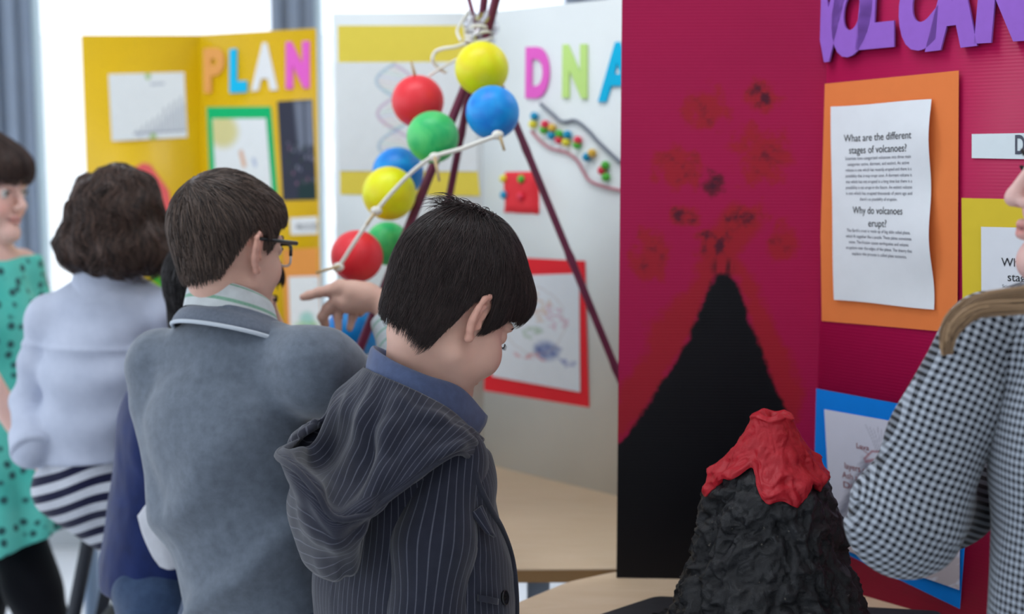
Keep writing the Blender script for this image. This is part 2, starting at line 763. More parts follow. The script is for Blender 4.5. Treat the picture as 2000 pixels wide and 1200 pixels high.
mat_black = mat('black_plastic', (28, 28, 30), rough=0.5)
far_front = [on_floor(1010, 1114, TZ)[1], on_floor(1203, 1109, TZ)[1]]
table('blond wood table carrying the white board and the ball model, behind the striped boy',
      [(-0.06, far_front[0] + 0.005), (0.80, far_front[1] + 0.005), (0.80, 3.0), (-0.44, 3.0), (-0.44, 2.235), (-0.30, 2.18)], [0.05, 0.05, 0.05, 0.05, 0.05, 0.05],
      [(0.045, 2.20), (0.70, 2.22), (0.70, 2.9), (-0.37, 2.9)])
_p0, _p1, _p2 = on_floor(1003, 1180, TZ), on_floor(1110, 1136, TZ), on_floor(1205, 1114, TZ)
table('blond wood table under the red volcano board in the foreground',
      [(0.045, 1.60), _p0[:2], _p1[:2], (_p2[0], _p2[1] - 0.004), (0.40, 2.098), (1.02, 2.098), (1.02, 1.535), (0.2, 1.535)], [0.05, 0.02, 0.02, 0.02, 0, 0.04, 0.04, 0.04],
      [(0.15, 1.66), (0.95, 1.66), (0.95, 2.0), (0.24, 1.99)])
table('blond wood table under the yellow board, hidden behind the children',
      [(-1.12, 3.05), (-0.36, 3.05), (-0.36, 3.75), (-1.12, 3.75)], 0.05,
      [(-1.02, 3.13), (-0.44, 3.13), (-0.44, 3.67), (-1.02, 3.67)])


# ------------------------------------------------------------------ display boards
class Panel:
    """An upright board panel from A to B on the table: u along, v up, normal towards the room."""

    def __init__(s, A, B, h, z0=TZ):
        s.O = V(A[0], A[1], z0)
        B = V(B[0], B[1], z0)
        s.w = np.linalg.norm(B - s.O)
        s.U = (B - s.O) / s.w
        s.W = V(0, 0, 1)
        s.N = np.cross(s.U, s.W)
        s.h = h

    def uv(s, px, py):
        d = ray(px, py)
        t = ((s.O - EYE) @ s.N) / (d @ s.N)
        p = EYE + d * t - s.O
        return V(p @ s.U, p @ s.W)

    def pt(s, u, v, off=0.0):
        u, v, off = np.broadcast_arrays(np.asarray(u, float), np.asarray(v, float), np.asarray(off, float))
        return s.O + u[..., None] * s.U + v[..., None] * s.W + off[..., None] * s.N


def panel_mesh(name, P, m, parent, th=0.004, res=None, colour=None, label=None):
    """Board panel: a thin slab; its front may carry painted colours on a fine grid."""
    nu, nv = res or (2, 2)
    u = np.linspace(0, P.w, nu)
    v = np.linspace(0, P.h, nv)
    Ug, Vg = np.meshgrid(u, v, indexing='ij')
    front = P.pt(Ug, Vg, 0.0).reshape(-1, 3)
    fq = grid_faces(nu, nv)
    back = P.pt(V(0, P.w, P.w, 0), V(0, 0, P.h, P.h), -th)
    k = len(front)
    c00, c10, c11, c01 = 0, (nu - 1) * nv, nu * nv - 1, nv - 1
    extra = np.array([[k + 0, k + 3, k + 2, k + 1], [c00, k, k + 1, c10], [c10, k + 1, k + 2, c11], [c11, k + 2, k + 3, c01], [c01, k + 3, k, c00]])
    vs = np.concatenate([front, back])
    cols = None
    if colour is not None:
        cf = colour(Ug.ravel(), Vg.ravel())
        cb = np.repeat(cf[:1], 4, 0)
        cols = {'paint': np.concatenate([cf, cb])}
    o = mesh(name, vs, np.concatenate([fq, extra]), m, parent, False, None, cols)
    if label:
        o['label'] = label
    return o


def corrugated(name, c, attr=None, var=0.03, rough=0.38, spec=0.45):
    """Fluted plastic board: fine horizontal ribs."""
    k = NT(name)
    z = k.n('ShaderNodeSeparateXYZ')
    k.l(k.coord(), z.inputs[0])
    s = k.math('SINE', k.math('MULTIPLY', z.outputs[2], 2 * math.pi / 0.0048))
    base = k.attr(attr, 'Color') if attr else rgba(lin(c))
    f = k.remap(s, -1, 1, 1 - var, 1 + var)
    nz = k.remap(k.noise(5, 3), 0.3, 0.7, 0.97, 1.03)
    cc = k.n('ShaderNodeCombineColor')
    ff = k.math('MULTIPLY', f, nz)
    for i in range(3):
        k.l(ff, cc.inputs[i])
    k.val(k.b.inputs['Base Color'], k.mix(1.0, base, cc.outputs[0], 'MULTIPLY'))
    k.b.inputs['Roughness'].default_value = rough
    k.b.inputs['Specular IOR Level'].default_value = spec
    k.bump(s, 0.12, 0.0006)
    return k.m


class Paint:
    """Colours on a grid, painted in metres of a sheet (or in picture-plane units given by a mapping)."""

    def __init__(s, X, Y, base):
        s.X, s.Y = X, Y
        s.c = np.tile(np.array(lin(base)), (len(X), 1))

    def put(s, mask, col, alpha=1.0):
        a = np.clip(mask, 0, 1)[:, None] * alpha
        s.c = s.c * (1 - a) + np.array(lin(col)) * a

    def line(s, pts, w, col, alpha=1.0, soft=0.5):
        pts = np.asarray(pts, float)
        d = np.full(len(s.X), 1e9)
        P = np.stack([s.X, s.Y], 1)
        for a, b in zip(pts[:-1], pts[1:]):
            ba = b - a
            h = np.clip(((P - a) @ ba) / (ba @ ba + 1e-12), 0, 1)
            d = np.minimum(d, np.linalg.norm(P - a - h[:, None] * ba, axis=1))
        s.put((w / 2 - d) / (w * soft) + 0.5, col, alpha)

    def blob(s, c, r, col, alpha=1.0, soft=0.25):
        d = np.sqrt(((s.X - c[0]) / r[0]) ** 2 + ((s.Y - c[1]) / r[1]) ** 2)
        s.put((1 - d) / soft, col, alpha)

    def poly(s, pts, col, alpha=1.0, soft=0.002, nz=None):
        pts = np.asarray(pts, float)
        P = np.stack([s.X, s.Y], 1)
        ins = np.zeros(len(P), bool)
        d = np.full(len(P), 1e9)
        n = len(pts)
        for i in range(n):
            a, b = pts[i], pts[(i + 1) % n]
            ba = b - a
            h = np.clip(((P - a) @ ba) / (ba @ ba + 1e-12), 0, 1)
            d = np.minimum(d, np.linalg.norm(P - a - h[:, None] * ba, axis=1))
            cr = (a[1] > P[:, 1]) != (b[1] > P[:, 1])
            xx = a[0] + (P[:, 1] - a[1]) / (ba[1] if abs(ba[1]) > 1e-12 else 1e-12) * ba[0]
            ins ^= cr & (P[:, 0] < xx)
        sd = np.where(ins, d, -d)
        if nz is not None:
            sd = sd + nz
        s.put(sd / soft + 0.5, col, alpha)


def quad_uv(P, corners):
    return np.array([P.uv(*c) for c in corners])      # tl tr br bl


def bil(q, s, t):
    """s across 0..1, t down 0..1."""
    s = np.asarray(s)[..., None]
    t = np.asarray(t)[..., None]
    return (q[0] * (1 - s) + q[1] * s) * (1 - t) + (q[3] * (1 - s) + q[2] * s) * t


class Sheet:
    """A sheet of paper glued on a panel; corners in the picture tl tr br bl."""

    def __init__(s, name, P, corners, base, parent, off=0.0015, curl=None, res=(24, 32), paint=None, label=None, rough=0.75, wob=0.0):
        s.P, s.off, s.curl = P, off, curl
        s.q = quad_uv(P, corners)
        s.w = 0.5 * (np.linalg.norm(s.q[1] - s.q[0]) + np.linalg.norm(s.q[2] - s.q[3]))
        s.h = 0.5 * (np.linalg.norm(s.q[3] - s.q[0]) + np.linalg.norm(s.q[2] - s.q[1]))
        s.wob = wob
        nu, nv = res
        S, T = np.meshgrid(np.linspace(0, 1, nu), np.linspace(0, 1, nv), indexing='ij')
        S, T = S.ravel(), T.ravel()
        X, Y = S * s.w, T * s.h
        pn = Paint(X, Y, base)
        if paint:
            paint(pn, s.w, s.h)
        m = mat(name + '_paper', base, rough=rough, spec=0.25, var=(40, 0.015), attr='paint')
        s.o = mesh(name, s.pos(S, T), grid_faces(nu, nv)[:, ::-1], m, parent, True, None, {'paint': pn.c})
        if label:
            s.o['label'] = label

    def lift(s, S, T):
        z = np.full(np.shape(S), s.off)
        if s.curl:
            z = z + s.curl(np.asarray(S), np.asarray(T))
        return z

    def pos(s, S, T, extra=0.0):
        S, T = np.asarray(S, float), np.asarray(T, float)
        uv = bil(s.q, S, T)
        if s.wob:
            uv = uv + s.wob * np.stack([np.sin(T * 7 + 1.3) * (2 * S - 1), np.sin(S * 5 + 0.4) * (2 * T - 1)], -1)
        return s.P.pt(uv[..., 0], uv[..., 1], s.lift(S, T) + extra)

    def text(s, name, txt, x0, x1, y, size, m, offset=0.0, align='C', squash=1.0, parent=None):
        """One line of writing: between x0 and x1 (fractions), baseline y (fraction), size in metres."""
        v, f = text_mesh(txt, offset)
        if not len(v):
            return
        wd = v[:, 0].max()
        k = size * squash
        x = v[:, 0] * k / s.w
        if align == 'F':
            x = x0 + v[:, 0] / wd * (x1 - x0)
        elif align == 'C':
            x = x + (x0 + x1) / 2 - wd * k / s.w / 2
        else:
            x = x + x0
        t = y - v[:, 1] * size / s.h
        return mesh(name, s.pos(x, t, 0.0006), f, m, parent or s.o, False)

    def lines(s, name, rows, m, parent=None, offset=0.0):
        """Several rows of small writing in one mesh: rows = (text, x0, x1, y, size)."""
        vs, fs, n = [], [], 0
        for txt, x0, x1, y, size in rows:
            v, f = text_mesh(txt, offset)
            x = x0 + v[:, 0] / v[:, 0].max() * (x1 - x0)
            t = y - v[:, 1] * size / s.h
            vs.append(s.pos(x, t, 0.0006))
            fs += [tuple(i + n for i in q) for q in f]
            n += len(v)
        return mesh(name, np.concatenate(vs), fs, m, parent or s.o, False)


def letter(P, ch, corners, m, parent, th=0.003, off=0.0012, offset=0.03, label=None):
    v, f = text_mesh(ch, offset, 0.5)
    lo, hi = v.min(0), v.max(0)
    s = (v[:, 0] - lo[0]) / (hi[0] - lo[0])
    t = 1 - (v[:, 1] - lo[1]) / (hi[1] - lo[1])
    q = quad_uv(P, corners)
    uv = bil(q, s, t)
    o = mesh('letter', P.pt(uv[:, 0], uv[:, 1], off + (v[:, 2] + 0.5) * th), f, m, parent, False)
    if label:
        o['label'] = label
    return o


M_ink = mat('black_ink', (34, 36, 44), rough=0.8)
M_ink2 = mat('grey_ink', (88, 92, 106), rough=0.8)

# ---- red volcano board
RH = 0.925
r_fold = at(1587, 1130, 2.04)
r_left = at(1204, 1130, 2.055)
a48 = math.radians(48)
r_right = V(r_fold[0] + 0.61 * math.cos(a48), r_fold[1] - 0.61 * math.sin(a48))
redP = Panel(r_left, r_fold, RH)
# the left panel leans a little in the picture
redC = Panel(r_fold, r_right, RH)
redR = Panel(r_right, r_right + V(0.30 * math.cos(0.2), 0.30 * math.sin(0.2)), RH)
RED = O((146, 12, 62))
M_redpaint = corrugated('painted_red_board', RED, 'paint', rough=0.5, spec=0.25)
M_red = corrugated('red_board', RED, rough=0.45, spec=0.3)
red = thing('display_board', 'tall red folding board with purple letters and a painted black volcano', 'display board', r_fold * V(1, 1, 0) + V(0, 0, TZ), 'folding display boards')


def _pu(pts):
    return [redP.uv(*p) for p in pts]


def paint_red(U, Vv):
    p = Paint(U, Vv, RED)
    Q = np.stack([U * 60, Vv * 60, np.zeros_like(U)], 1)
    nz = fbm(Q, 3) * 0.010
    fine = fbm(Q * 5, 2)
    lava = O((140, 24, 34))
    deep = O((92, 18, 34))
    p.poly(_pu([(1385, 460), (1350, 560), (1268, 632), (1258, 700), (1215, 745), (1196, 800), (1196, 880), (1260, 800), (1330, 690), (1395, 545), (1440, 545), (1500, 740), (1535, 835), (1562, 825), (1568, 765), (1530, 670), (1482, 560), (1440, 500), (1480, 440), (1430, 400)]),
           lava, 0.9, 0.014, nz + fine * 0.004)
    blobs = [(1380, 213, 46, 44, 0), (1490, 187, 34, 30, 1), (1486, 308, 56, 62, 0), (1322, 328, 46, 50, 0), (1393, 362, 23, 31, 2), (1340, 422, 34, 24, 1),
             (1452, 428, 54, 36, 1), (1400, 478, 44, 34, 1), (1268, 505, 42, 50, 0), (1530, 475, 32, 44, 0)]
    for i, (x, y, rx, ry, kind) in enumerate(blobs):
        a, bb = redP.uv(x - rx, y), redP.uv(x + rx, y)
        c, d2 = redP.uv(x, y - ry), redP.uv(x, y + ry)
        cen = redP.uv(x, y)
        rad = (abs(bb[0] - a[0]) / 2, abs(c[1] - d2[1]) / 2)
        d = np.sqrt(((U - cen[0]) / rad[0]) ** 2 + ((Vv - cen[1]) / rad[1]) ** 2) + nz * 60 + fine * 0.18
        p.put((1.08 - d) / 0.4, lava if kind < 2 else deep, 0.9)
        dk = np.clip((fbm(Q * 1.3 + 31 * i, 4, 0.65) + (0.22 if kind else -0.08)) * 2.0, 0, 1)
        if kind == 2:
            dk = np.clip(0.7 + fine, 0, 1)
        p.put(np.clip((0.85 - d) / 0.5, 0, 1) * dk, O((52, 16, 34)), 0.9 if kind else 0.6)
    black = _pu([(1398, 533), (1425, 533), (1440, 552), (1470, 640), (1510, 742), (1555, 850), (1600, 950), (1600, 1150), (1190, 1150), (1190, 872), (1215, 862), (1250, 815), (1300, 735), (1345, 662), (1390, 548)])
    p.poly(black, (9, 10, 18), 1.0, 0.006, nz * 0.5 + fine * 0.0012)
    # dry-brushed fringe at the crater
    c0 = redP.uv(1412, 522)
    d = np.sqrt(((U - c0[0]) / 0.02) ** 2 + ((Vv - c0[1]) / 0.016) ** 2)
    p.put(np.clip((1.2 - d) * 1.2, 0, 1) * np.clip(0.5 + 2 * fbm(Q * V(2.5, 0.6, 1), 2), 0, 1), (22, 18, 28), 0.85)
    return p.c


panel_mesh('side_panel', redP, M_redpaint, red, res=(150, 440), colour=paint_red, label='red side panel with a painted black volcano and red lava')
panel_mesh('center_panel', redC, M_red, red)
panel_mesh('side_panel', redR, M_red, red)

M_purple = mat('purple_foam', O((126, 82, 168)), rough=0.75, var=(60, 0.03))
for ch, c in [('V', [(1583, -52), (1672, -62), (1650, 118), (1590, 125)]),
              ('O', [(1640, -62), (1718, -70), (1700, 108), (1622, 117)]),
              ('L', [(1692, -70), (1752, -78), (1752, 92), (1676, 99)]),
              ('C', [(1770, -84), (1846, -92), (1832, 96), (1754, 104)]),
              ('A', [(1838, -95), (1902, -104), (1914, 90), (1812, 102)]),
              ('N', [(1925, -108), (2030, -120), (2012, 80), (1908, 86)]),
              ('O', [(2040, -120), (2140, -135), (2130, 66), (2025, 78)])]:
    letter(redC, ch, c, M_purple, red, 0.004, 0.004, 0.085)

orange = Sheet('poster_sheet', redC, [(1600, 165), (1876, 138), (1873, 650), (1606, 627)], O((198, 108, 56)), red, 0.0015,
               lambda S, T: 0.003 * (S ** 3), label='orange backing sheet on the red board')
page1 = Sheet('printed_page', redC, [(1628, 208), (1824, 195), (1829, 603), (1634, 586)], O((192, 196, 220)), orange.o, 0.006,
              lambda S, T: 0.009 * np.sin(np.pi * T * 2.0 + 0.5) ** 2 * S ** 2 + 0.003 * np.sin(np.pi * T), label='white printed page on the orange sheet', wob=0.001)
page1.text('heading', 'What are the different', 0.14, 0.83, 0.182, 0.0155, M_ink, 0.002, 'F')
page1.text('heading', 'stages of volcanoes?', 0.19, 0.78, 0.243, 0.0155, M_ink, 0.002, 'F')
page1.text('heading', 'Why do volcanoes', 0.22, 0.73, 0.548, 0.0155, M_ink, 0.002, 'F')
page1.text('heading', 'erupt?', 0.38, 0.57, 0.612, 0.0155, M_ink, 0.002, 'F')
_rows = ['Scientists have categorized volcanoes into three main', 'categories: active, dormant, and extinct. An active',
         'volcano is one which has recently erupted and there is a', 'possibility that it may erupt soon. A dormant volcano is',
         'one which has not erupted in a long time but there is a', 'possibility it can erupt in the future. An extinct volcano',
         'is one which has erupted thousands of years ago and', "there's no possibility of eruption."]
_r = []
for i, s_ in enumerate(_rows):
    hw = 0.335 if i < 7 else 0.19
    _r.append((s_, 0.485 - hw + (0.02 if i in (1,) else 0), 0.485 + hw - (0.02 if i == 1 else 0), 0.275 + i * 0.0295, 0.0068))
_rows = ["The Earth's crust is made up of big slabs called plates,", 'which fit together like a puzzle. These plates sometimes',
         'move. The friction causes earthquakes and volcanic', 'eruptions near the edges of the plates. The theory that', 'explains this process is called plate tectonics.']
for i, s_ in enumerate(_rows):
    hw = [0.33, 0.34, 0.31, 0.34, 0.28][i]
    _r.append((s_, 0.485 - hw, 0.485 + hw, 0.642 + i * 0.0295, 0.0068))
page1.lines('body_text', _r[:8], M_ink2)
page1.lines('body_text', _r[8:], M_ink2)

strip = Sheet('title_strip', redC, [(1899, 262), (2060, 259), (2060, 312), (1899, 309)], O((186, 196, 206)), red, 0.0015, res=(8, 6), label='white title strip on the red board')
strip.text('heading', 'D', 0.53, 0.66, 0.80, 0.036, M_ink2, 0.02, 'F')
yel = Sheet('poster_sheet', redC, [(1879, 387), (2085, 391), (2085, 700), (1882, 690)], O((188, 166, 44)), red, 0.0015, label='yellow backing sheet on the red board')
page2 = Sheet('printed_page', redC, [(1919, 443), (2065, 446), (2065, 682), (1920, 668)], O((190, 194, 210)), yel.o, 0.004, label='white printed page on the yellow sheet')
page2.text('heading', 'What are the', 0.28, 1.08, 0.33, 0.0165, M_ink, 0.002, 'L')
page2.text('heading', 'stages of', 0.36, 1.0, 0.455, 0.0165, M_ink, 0.002, 'L')
page2.text('body_text', 'Scientists', 0.29, 1.0, 0.515, 0.0065, M_ink2, 0.0, 'L')
blue = Sheet('poster_sheet', redC, [(1585, 757), (1905, 815), (1876, 1190), (1590, 1052)], O((0, 112, 202)), red, 0.0015,
             lambda S, T: 0.0015 * np.sin(np.pi * S) * (1 - T), label='blue backing sheet on the red board')


def sketch(p, w, h):
    X, Y = p.X / w, p.Y / h
    # grey hatched mountain, brown ground, red lava
    p2 = Paint(X, Y, (0, 0, 0))
    p2.c = p.c
    nz = fbm(np.stack([X * 12, Y * 60 + X * 40, X * 0], 1), 3)
    p2.poly([(0.30, 0.30), (0.36, 0.30), (0.30, 0.52), (0.10, 0.78), (0.03, 0.80)], (112, 116, 138), 0.8, 0.05, nz * 0.02)
    p2.poly([(0.60, 0.26), (0.66, 0.26), (0.9, 0.62), (1.0, 0.74), (0.9, 0.74)], (112, 116, 138), 0.75, 0.05, nz * 0.02)
    p2.poly([(0.02, 0.83), (1.0, 0.74), (1.0, 1.0), (0.02, 1.0)], (176, 146, 134), 0.5, 0.03, nz * 0.05)
    for k in range(9):
        p2.line([(0.32 + 0.03 * k, 0.06 + 0.01 * (k % 3)), (0.36 + 0.02 * k, 0.14), (0.40 + 0.012 * k, 0.24)], 0.007, (130, 134, 156), 0.4)
    p2.line([(0.30, 0.30), (0.36, 0.235), (0.47, 0.22), (0.60, 0.26)], 0.014, (170, 70, 84), 0.7)
    p2.line([(0.31, 0.315), (0.45, 0.27), (0.6, 0.28)], 0.02, (176, 60, 70), 0.55)
    p2.line([(0.26, 0.22), (0.33, 0.26)], 0.007, (150, 60, 60), 0.7)
    p2.line([(0.25, 0.42), (0.30, 0.62)], 0.005, (140, 90, 100), 0.6)
    p2.line([(0.03, 0.83), (0.4, 0.80), (0.9, 0.74)], 0.006, (110, 110, 120), 0.6)
    p.c = p2.c


draw = Sheet('crayon_drawing', redC, [(1613, 799), (1880, 846), (1877, 1152), (1628, 1065)], O((184, 186, 206)), blue.o, 0.0045, res=(120, 140), paint=sketch, label='pencil and crayon drawing of a volcano on the blue sheet')
M_redpen = mat('red_pencil', (140, 52, 58), rough=0.8)
draw.text('caption', 'layers of', 0.14, 0.33, 0.40, 0.014, M_redpen, 0.0, 'F')
draw.text('caption', 'Ash and', 0.12, 0.30, 0.47, 0.014, M_redpen, 0.0, 'F')
draw.text('caption', 'Dirt', 0.12, 0.26, 0.54, 0.014, M_redpen, 0.0, 'F')
draw.text('caption', 'Lava', 0.24, 0.34, 0.235, 0.012, M_redpen, 0.0, 'F')
draw.text('caption', 'Crater', 0.46, 0.60, 0.165, 0.012, M_redpen, 0.0, 'F')

# ---- white DNA board
WH = 0.962
w_fold = on_floor(945, 905, TZ)
w_right = on_floor(1200, 968, TZ)
dW = unit((w_right - w_fold)[:2])
w_end = V(*(w_fold[:2] + dW * 0.61))
w_left = at(655, 400, w_fold[1] + 0.015)
whL = Panel(w_left, w_fold, WH)
whC = Panel(w_fold, w_end, WH)
whR = Panel(w_end, w_end + V(0.28, 0.05), WH)
WHITE = O((196, 206, 214))
M_white = corrugated('white_board', WHITE, None, 0.012, 0.32)
wb = thing('display_board', 'white folding board with pink, green and blue letters and coloured beads on strings', 'display board', w_fold, 'folding display boards')
panel_mesh('side_panel', whL, M_white, wb)
panel_mesh('center_panel', whC, M_white, wb)
panel_mesh('side_panel', whR, M_white, wb)
M_pink = mat('pink_foam', O((242, 84, 170)), rough=0.75)
M_lime = mat('lime_foam', O((170, 214, 116)), rough=0.75)
M_cyan = mat('blue_foam', O((0, 160, 214)), rough=0.75)
letter(whC, 'D', [(1029, 92), (1076, 91), (1074, 193), (1028, 192)], M_pink, wb, 0.003, 0.001, 0.05, 'pink foam letter')
letter(whC, 'N', [(1101, 87), (1149, 86), (1149, 193), (1100, 191)], M_lime, wb, 0.003, 0.001, 0.06, 'lime green foam letter')
letter(whC, 'A', [(1178, 84), (1240, 80), (1246, 200), (1170, 199)], M_cyan, wb, 0.003, 0.001, 0.03, 'blue foam letter')
yp = Sheet('poster_sheet', whL, [(660, 50), (905, 50), (938, 383), (665, 380)], O((226, 182, 70)), wb, 0.0015, label='mustard yellow backing sheet on the white board')


def helix(p, w, h):
    for cx, y0, y1 in ((0.42 * w, 0.02 * h, 0.93 * h),):
        t = np.linspace(0, 1, 70)
        for ph, col in ((0, (196, 150, 190)), (math.pi, (150, 190, 214))):
            x = cx + 0.13 * w * np.sin(t * 9.5 + ph)
            y = y0 + (y1 - y0) * t
            p.line(np.stack([x, y], 1), 0.006, col, 0.6)
        for k, tt in enumerate(np.linspace(0.03, 0.97, 22)):
            s = 0.12 * w * np.sin(tt * 9.5)
            y = y0 + (y1 - y0) * tt
            p.line([(cx - s, y), (cx + s, y + 0.01)], 0.0022, [(214, 180, 150), (150, 200, 170), (170, 160, 210), (220, 160, 170)][k % 4], 0.6)


Sheet('helix_print', whL, [(657, 122), (925, 121), (933, 335), (664, 334)], O((196, 202, 226)), yp.o, 0.003, res=(130, 110), paint=helix, label='white print of a pale twisted ladder')
rp = Sheet('poster_sheet', whC, [(951, 500), (1144, 510), (1152, 796), (946, 763)], O((204, 34, 44)), wb, 0.0015,
           lambda S, T: 0.0015 * np.sin(np.pi * T) * S, label='red backing sheet on the white board')


def brain(p, w, h):
    X, Y = p.X / w, p.Y / h
    p2 = Paint(X, Y, (0, 0, 0))
    p2.c = p.c
    rnd = random.Random(5)

    def scribble(cx, cy, rx, ry, col, n, al):
        for _ in range(n):
            a = rnd.uniform(0, 6.28)
            r = rnd.uniform(0.1, 1) ** 0.5
            x, y = cx + rx * r * math.cos(a), cy + ry * r * math.sin(a)
            pts = []
            for k in range(6):
                pts.append((x + rnd.uniform(-.05, .05), y + rnd.uniform(-.03, .03)))
            p2.line(pts, 0.012, col, al)
    scribble(0.5, 0.28, 0.22, 0.14, (220, 180, 150), 16, 0.55)
    scribble(0.74, 0.40, 0.12, 0.14, (214, 150, 180), 10, 0.5)
    scribble(0.36, 0.48, 0.20, 0.14, (160, 190, 160), 16, 0.5)
    scribble(0.20, 0.36, 0.12, 0.12, (160, 180, 210), 8, 0.5)
    p2.blob((0.63, 0.68), (0.17, 0.11), (110, 130, 184), 0.75, 0.5)
    scribble(0.63, 0.68, 0.14, 0.08, (84, 104, 170), 12, 0.5)
    scribble(0.42, 0.74, 0.2, 0.02, (220, 140, 150), 6, 0.6)
    scribble(0.82, 0.78, 0.1, 0.02, (140, 150, 200), 4, 0.6)
    t = np.linspace(0, 6.28, 60)
    p2.line(np.stack([0.48 + 0.36 * np.cos(t) + 0.02 * np.sin(9 * t), 0.42 + 0.30 * np.sin(t) + 0.015 * np.cos(11 * t)], 1), 0.008, (190, 160, 150), 0.5)
    p.c = p2.c


Sheet('crayon_drawing', whC, [(968, 540), (1134, 534), (1136, 766), (964, 735)], O((190, 194, 216)), rp.o, 0.0045, res=(120, 130), paint=brain, label='crayon drawing of a brain in pale colours')

# beads and cords glued to the white board
M_cordg = mat('grey_cord', (130, 136, 150), rough=0.8)
M_cordp = mat('pink_cord', (206, 140, 152), rough=0.8)


def cord(P, pts, r, m, parent, name='cord', off=0.004):
    q = catmull(np.array([P.pt(*P.uv(*p), off) for p in pts]), 12 * len(pts))
    b = MB()
    b.tube(q, r, 8)
    return b.build(name, m, parent, True)


cord(whC, [(1058, 203), (1080, 222), (1100, 238), (1126, 236), (1150, 254), (1170, 276), (1195, 300), (1215, 318)], 0.0035, M_cordg, wb)
cord(whC, [(1040, 256), (1058, 276), (1078, 290), (1108, 298), (1128, 312), (1142, 335), (1154, 353), (1180, 364), (1215, 372)], 0.003, M_cordp, wb)
BEAD = {'b': (0, 130, 170), 'y': (222, 190, 50), 'r': (204, 44, 70), 'g': (70, 160, 50), 'o': (226, 160, 60)}
M_bead = {k: mat('bead_' + k, O(c), rough=0.4, spec=0.5) for k, c in BEAD.items()}
for x, y, c in [(1048, 227, 'b'), (1045, 243, 'y'), (1069, 243, 'r'), (1066, 254, 'g'), (1083, 250, 'o'), (1081, 265, 'b'), (1097, 262, 'g'), (1096, 273, 'r'),
                (1113, 263, 'b'), (1110, 278, 'y'), (1133, 274, 'r'), (1131, 283, 'g'), (1161, 299, 'o'), (1150, 307, 'b'), (1187, 323, 'g'), (1180, 333, 'r'), (1188, 346, 'g')]:
    b = MB()
    b.sphere(whC.pt(*whC.uv(x, y), 0.007), 0.0085, 14, 8)
    b.build('bead', M_bead[c], wb, True)
M_clay = mat('red_clay', O((204, 40, 50)), rough=0.6, bump=(60, 0.4, 0.004))
b = MB()
q = [whC.uv(*p) for p in [(986, 336), (1052, 335), (1054, 419), (986, 415)]]
nn = 10
S, T = np.meshgrid(np.linspace(0, 1, nn), np.linspace(0, 1, nn), indexing='ij')
uvc = bil(np.array(q), S.ravel(), T.ravel())
edge = np.minimum(np.minimum(S, 1 - S), np.minimum(T, 1 - T)).ravel()
off = 0.001 + 0.008 * np.clip(edge * 10, 0, 1) + 0.002 * vnoise(np.stack([S.ravel() * 5, T.ravel() * 5, S.ravel() * 0], 1))
clay = mesh('clay_tile', whC.pt(uvc[:, 0], uvc[:, 1], off), grid_faces(nn, nn)[:, ::-1], M_clay, wb)
clay['label'] = 'red clay tile with round coloured dots'
for x, y, c in [(1025, 350, 'g'), (991, 381, 'b'), (990, 349, 'y'), (1024, 384, 'r')]:
    b = MB()
    b.sphere(whC.pt(*whC.uv(x, y), 0.010), 0.0085, 14, 8)
    b.build('bead', M_bead[c], clay, True)

# ---- yellow plant board
YH = 0.96
y_fold = at(388, 68, 3.357)
y_left = at(158, 67, 3.36)
y_right = at(616, 58, 3.178)
yl = Panel(y_left, y_fold, YH)
yc = Panel(y_fold, y_right, YH)
yr = Panel(y_right, y_right + V(-0.06, 0.29, 0), YH)
YEL = O((204, 160, 4))
M_yel = corrugated('yellow_board', YEL, None, 0.015, 0.3)
yb = thing('display_board', 'yellow folding board with orange, blue, white and pink letters, left of the white board', 'display board', y_fold * V(1, 1, 0) + V(0, 0, TZ), 'folding display boards')
panel_mesh('side_panel', yl, M_yel, yb)
panel_mesh('center_panel', yc, M_yel, yb)
panel_mesh('side_panel', yr, M_yel, yb)
M_orl = mat('orange_foam', O((246, 138, 72)), rough=0.75)
M_whl = mat('white_foam', O((206, 208, 224)), rough=0.75)
letter(yc, 'P', [(399, 95), (440, 92), (438, 181), (400, 182)], M_orl, yb, 0.003, 0.001, 0.05, 'orange foam letter')
letter(yc, 'L', [(450, 96), (484, 93), (484, 180), (450, 182)], M_cyan, yb, 0.003, 0.001, 0.06, 'blue foam letter')
letter(yc, 'A', [(496, 84), (542, 83), (544, 176), (492, 178)], M_whl, yb, 0.003, 0.001, 0.06, 'white foam letter')
letter(yc, 'N', [(560, 82), (606, 80), (606, 172), (560, 174)], M_pink, yb, 0.003, 0.001, 0.07, 'pink foam letter')


def chart(p, w, h):
    for k in range(9):
        x = (0.34 + 0.075 * k) * w
        top = (0.86 - 0.055 * k - (0.04 if k > 4 else 0)) * h
        p.line([(x, 0.9 * h), (x, top)], 0.0035, (120, 126, 150), 0.75)
        p.line([(x + 0.006, 0.9 * h), (x + 0.006, top + 0.02)], 0.006, (150, 158, 180), 0.4)
    p.line([(0.3 * w, 0.905 * h), (0.97 * w, 0.9 * h)], 0.004, (130, 136, 160), 0.8)
    p.line([(0.56 * w, 0.17 * h), (0.72 * w, 0.165 * h)], 0.006, (160, 166, 184), 0.6)
    p.blob((0.52 * w, 0.03 * h), (0.008, 0.014), (150, 190, 40), 0.7)
    p.blob((0.55 * w, 0.97 * h), (0.010, 0.012), (150, 190, 40), 0.7)


Sheet('bar_chart', yl, [(212, 145), (360, 141), (366, 268), (220, 276)], O((198, 204, 222)), yb, 0.002, lambda S, T: 0.004 * (1 - S) * T, (100, 90), chart, 'white page with a grey bar chart')
gp = Sheet('poster_sheet', yc, [(404, 209), (530, 208), (544, 390), (412, 392)], O((0, 156, 92)), yb, 0.0015, label='green backing sheet on the yellow board')


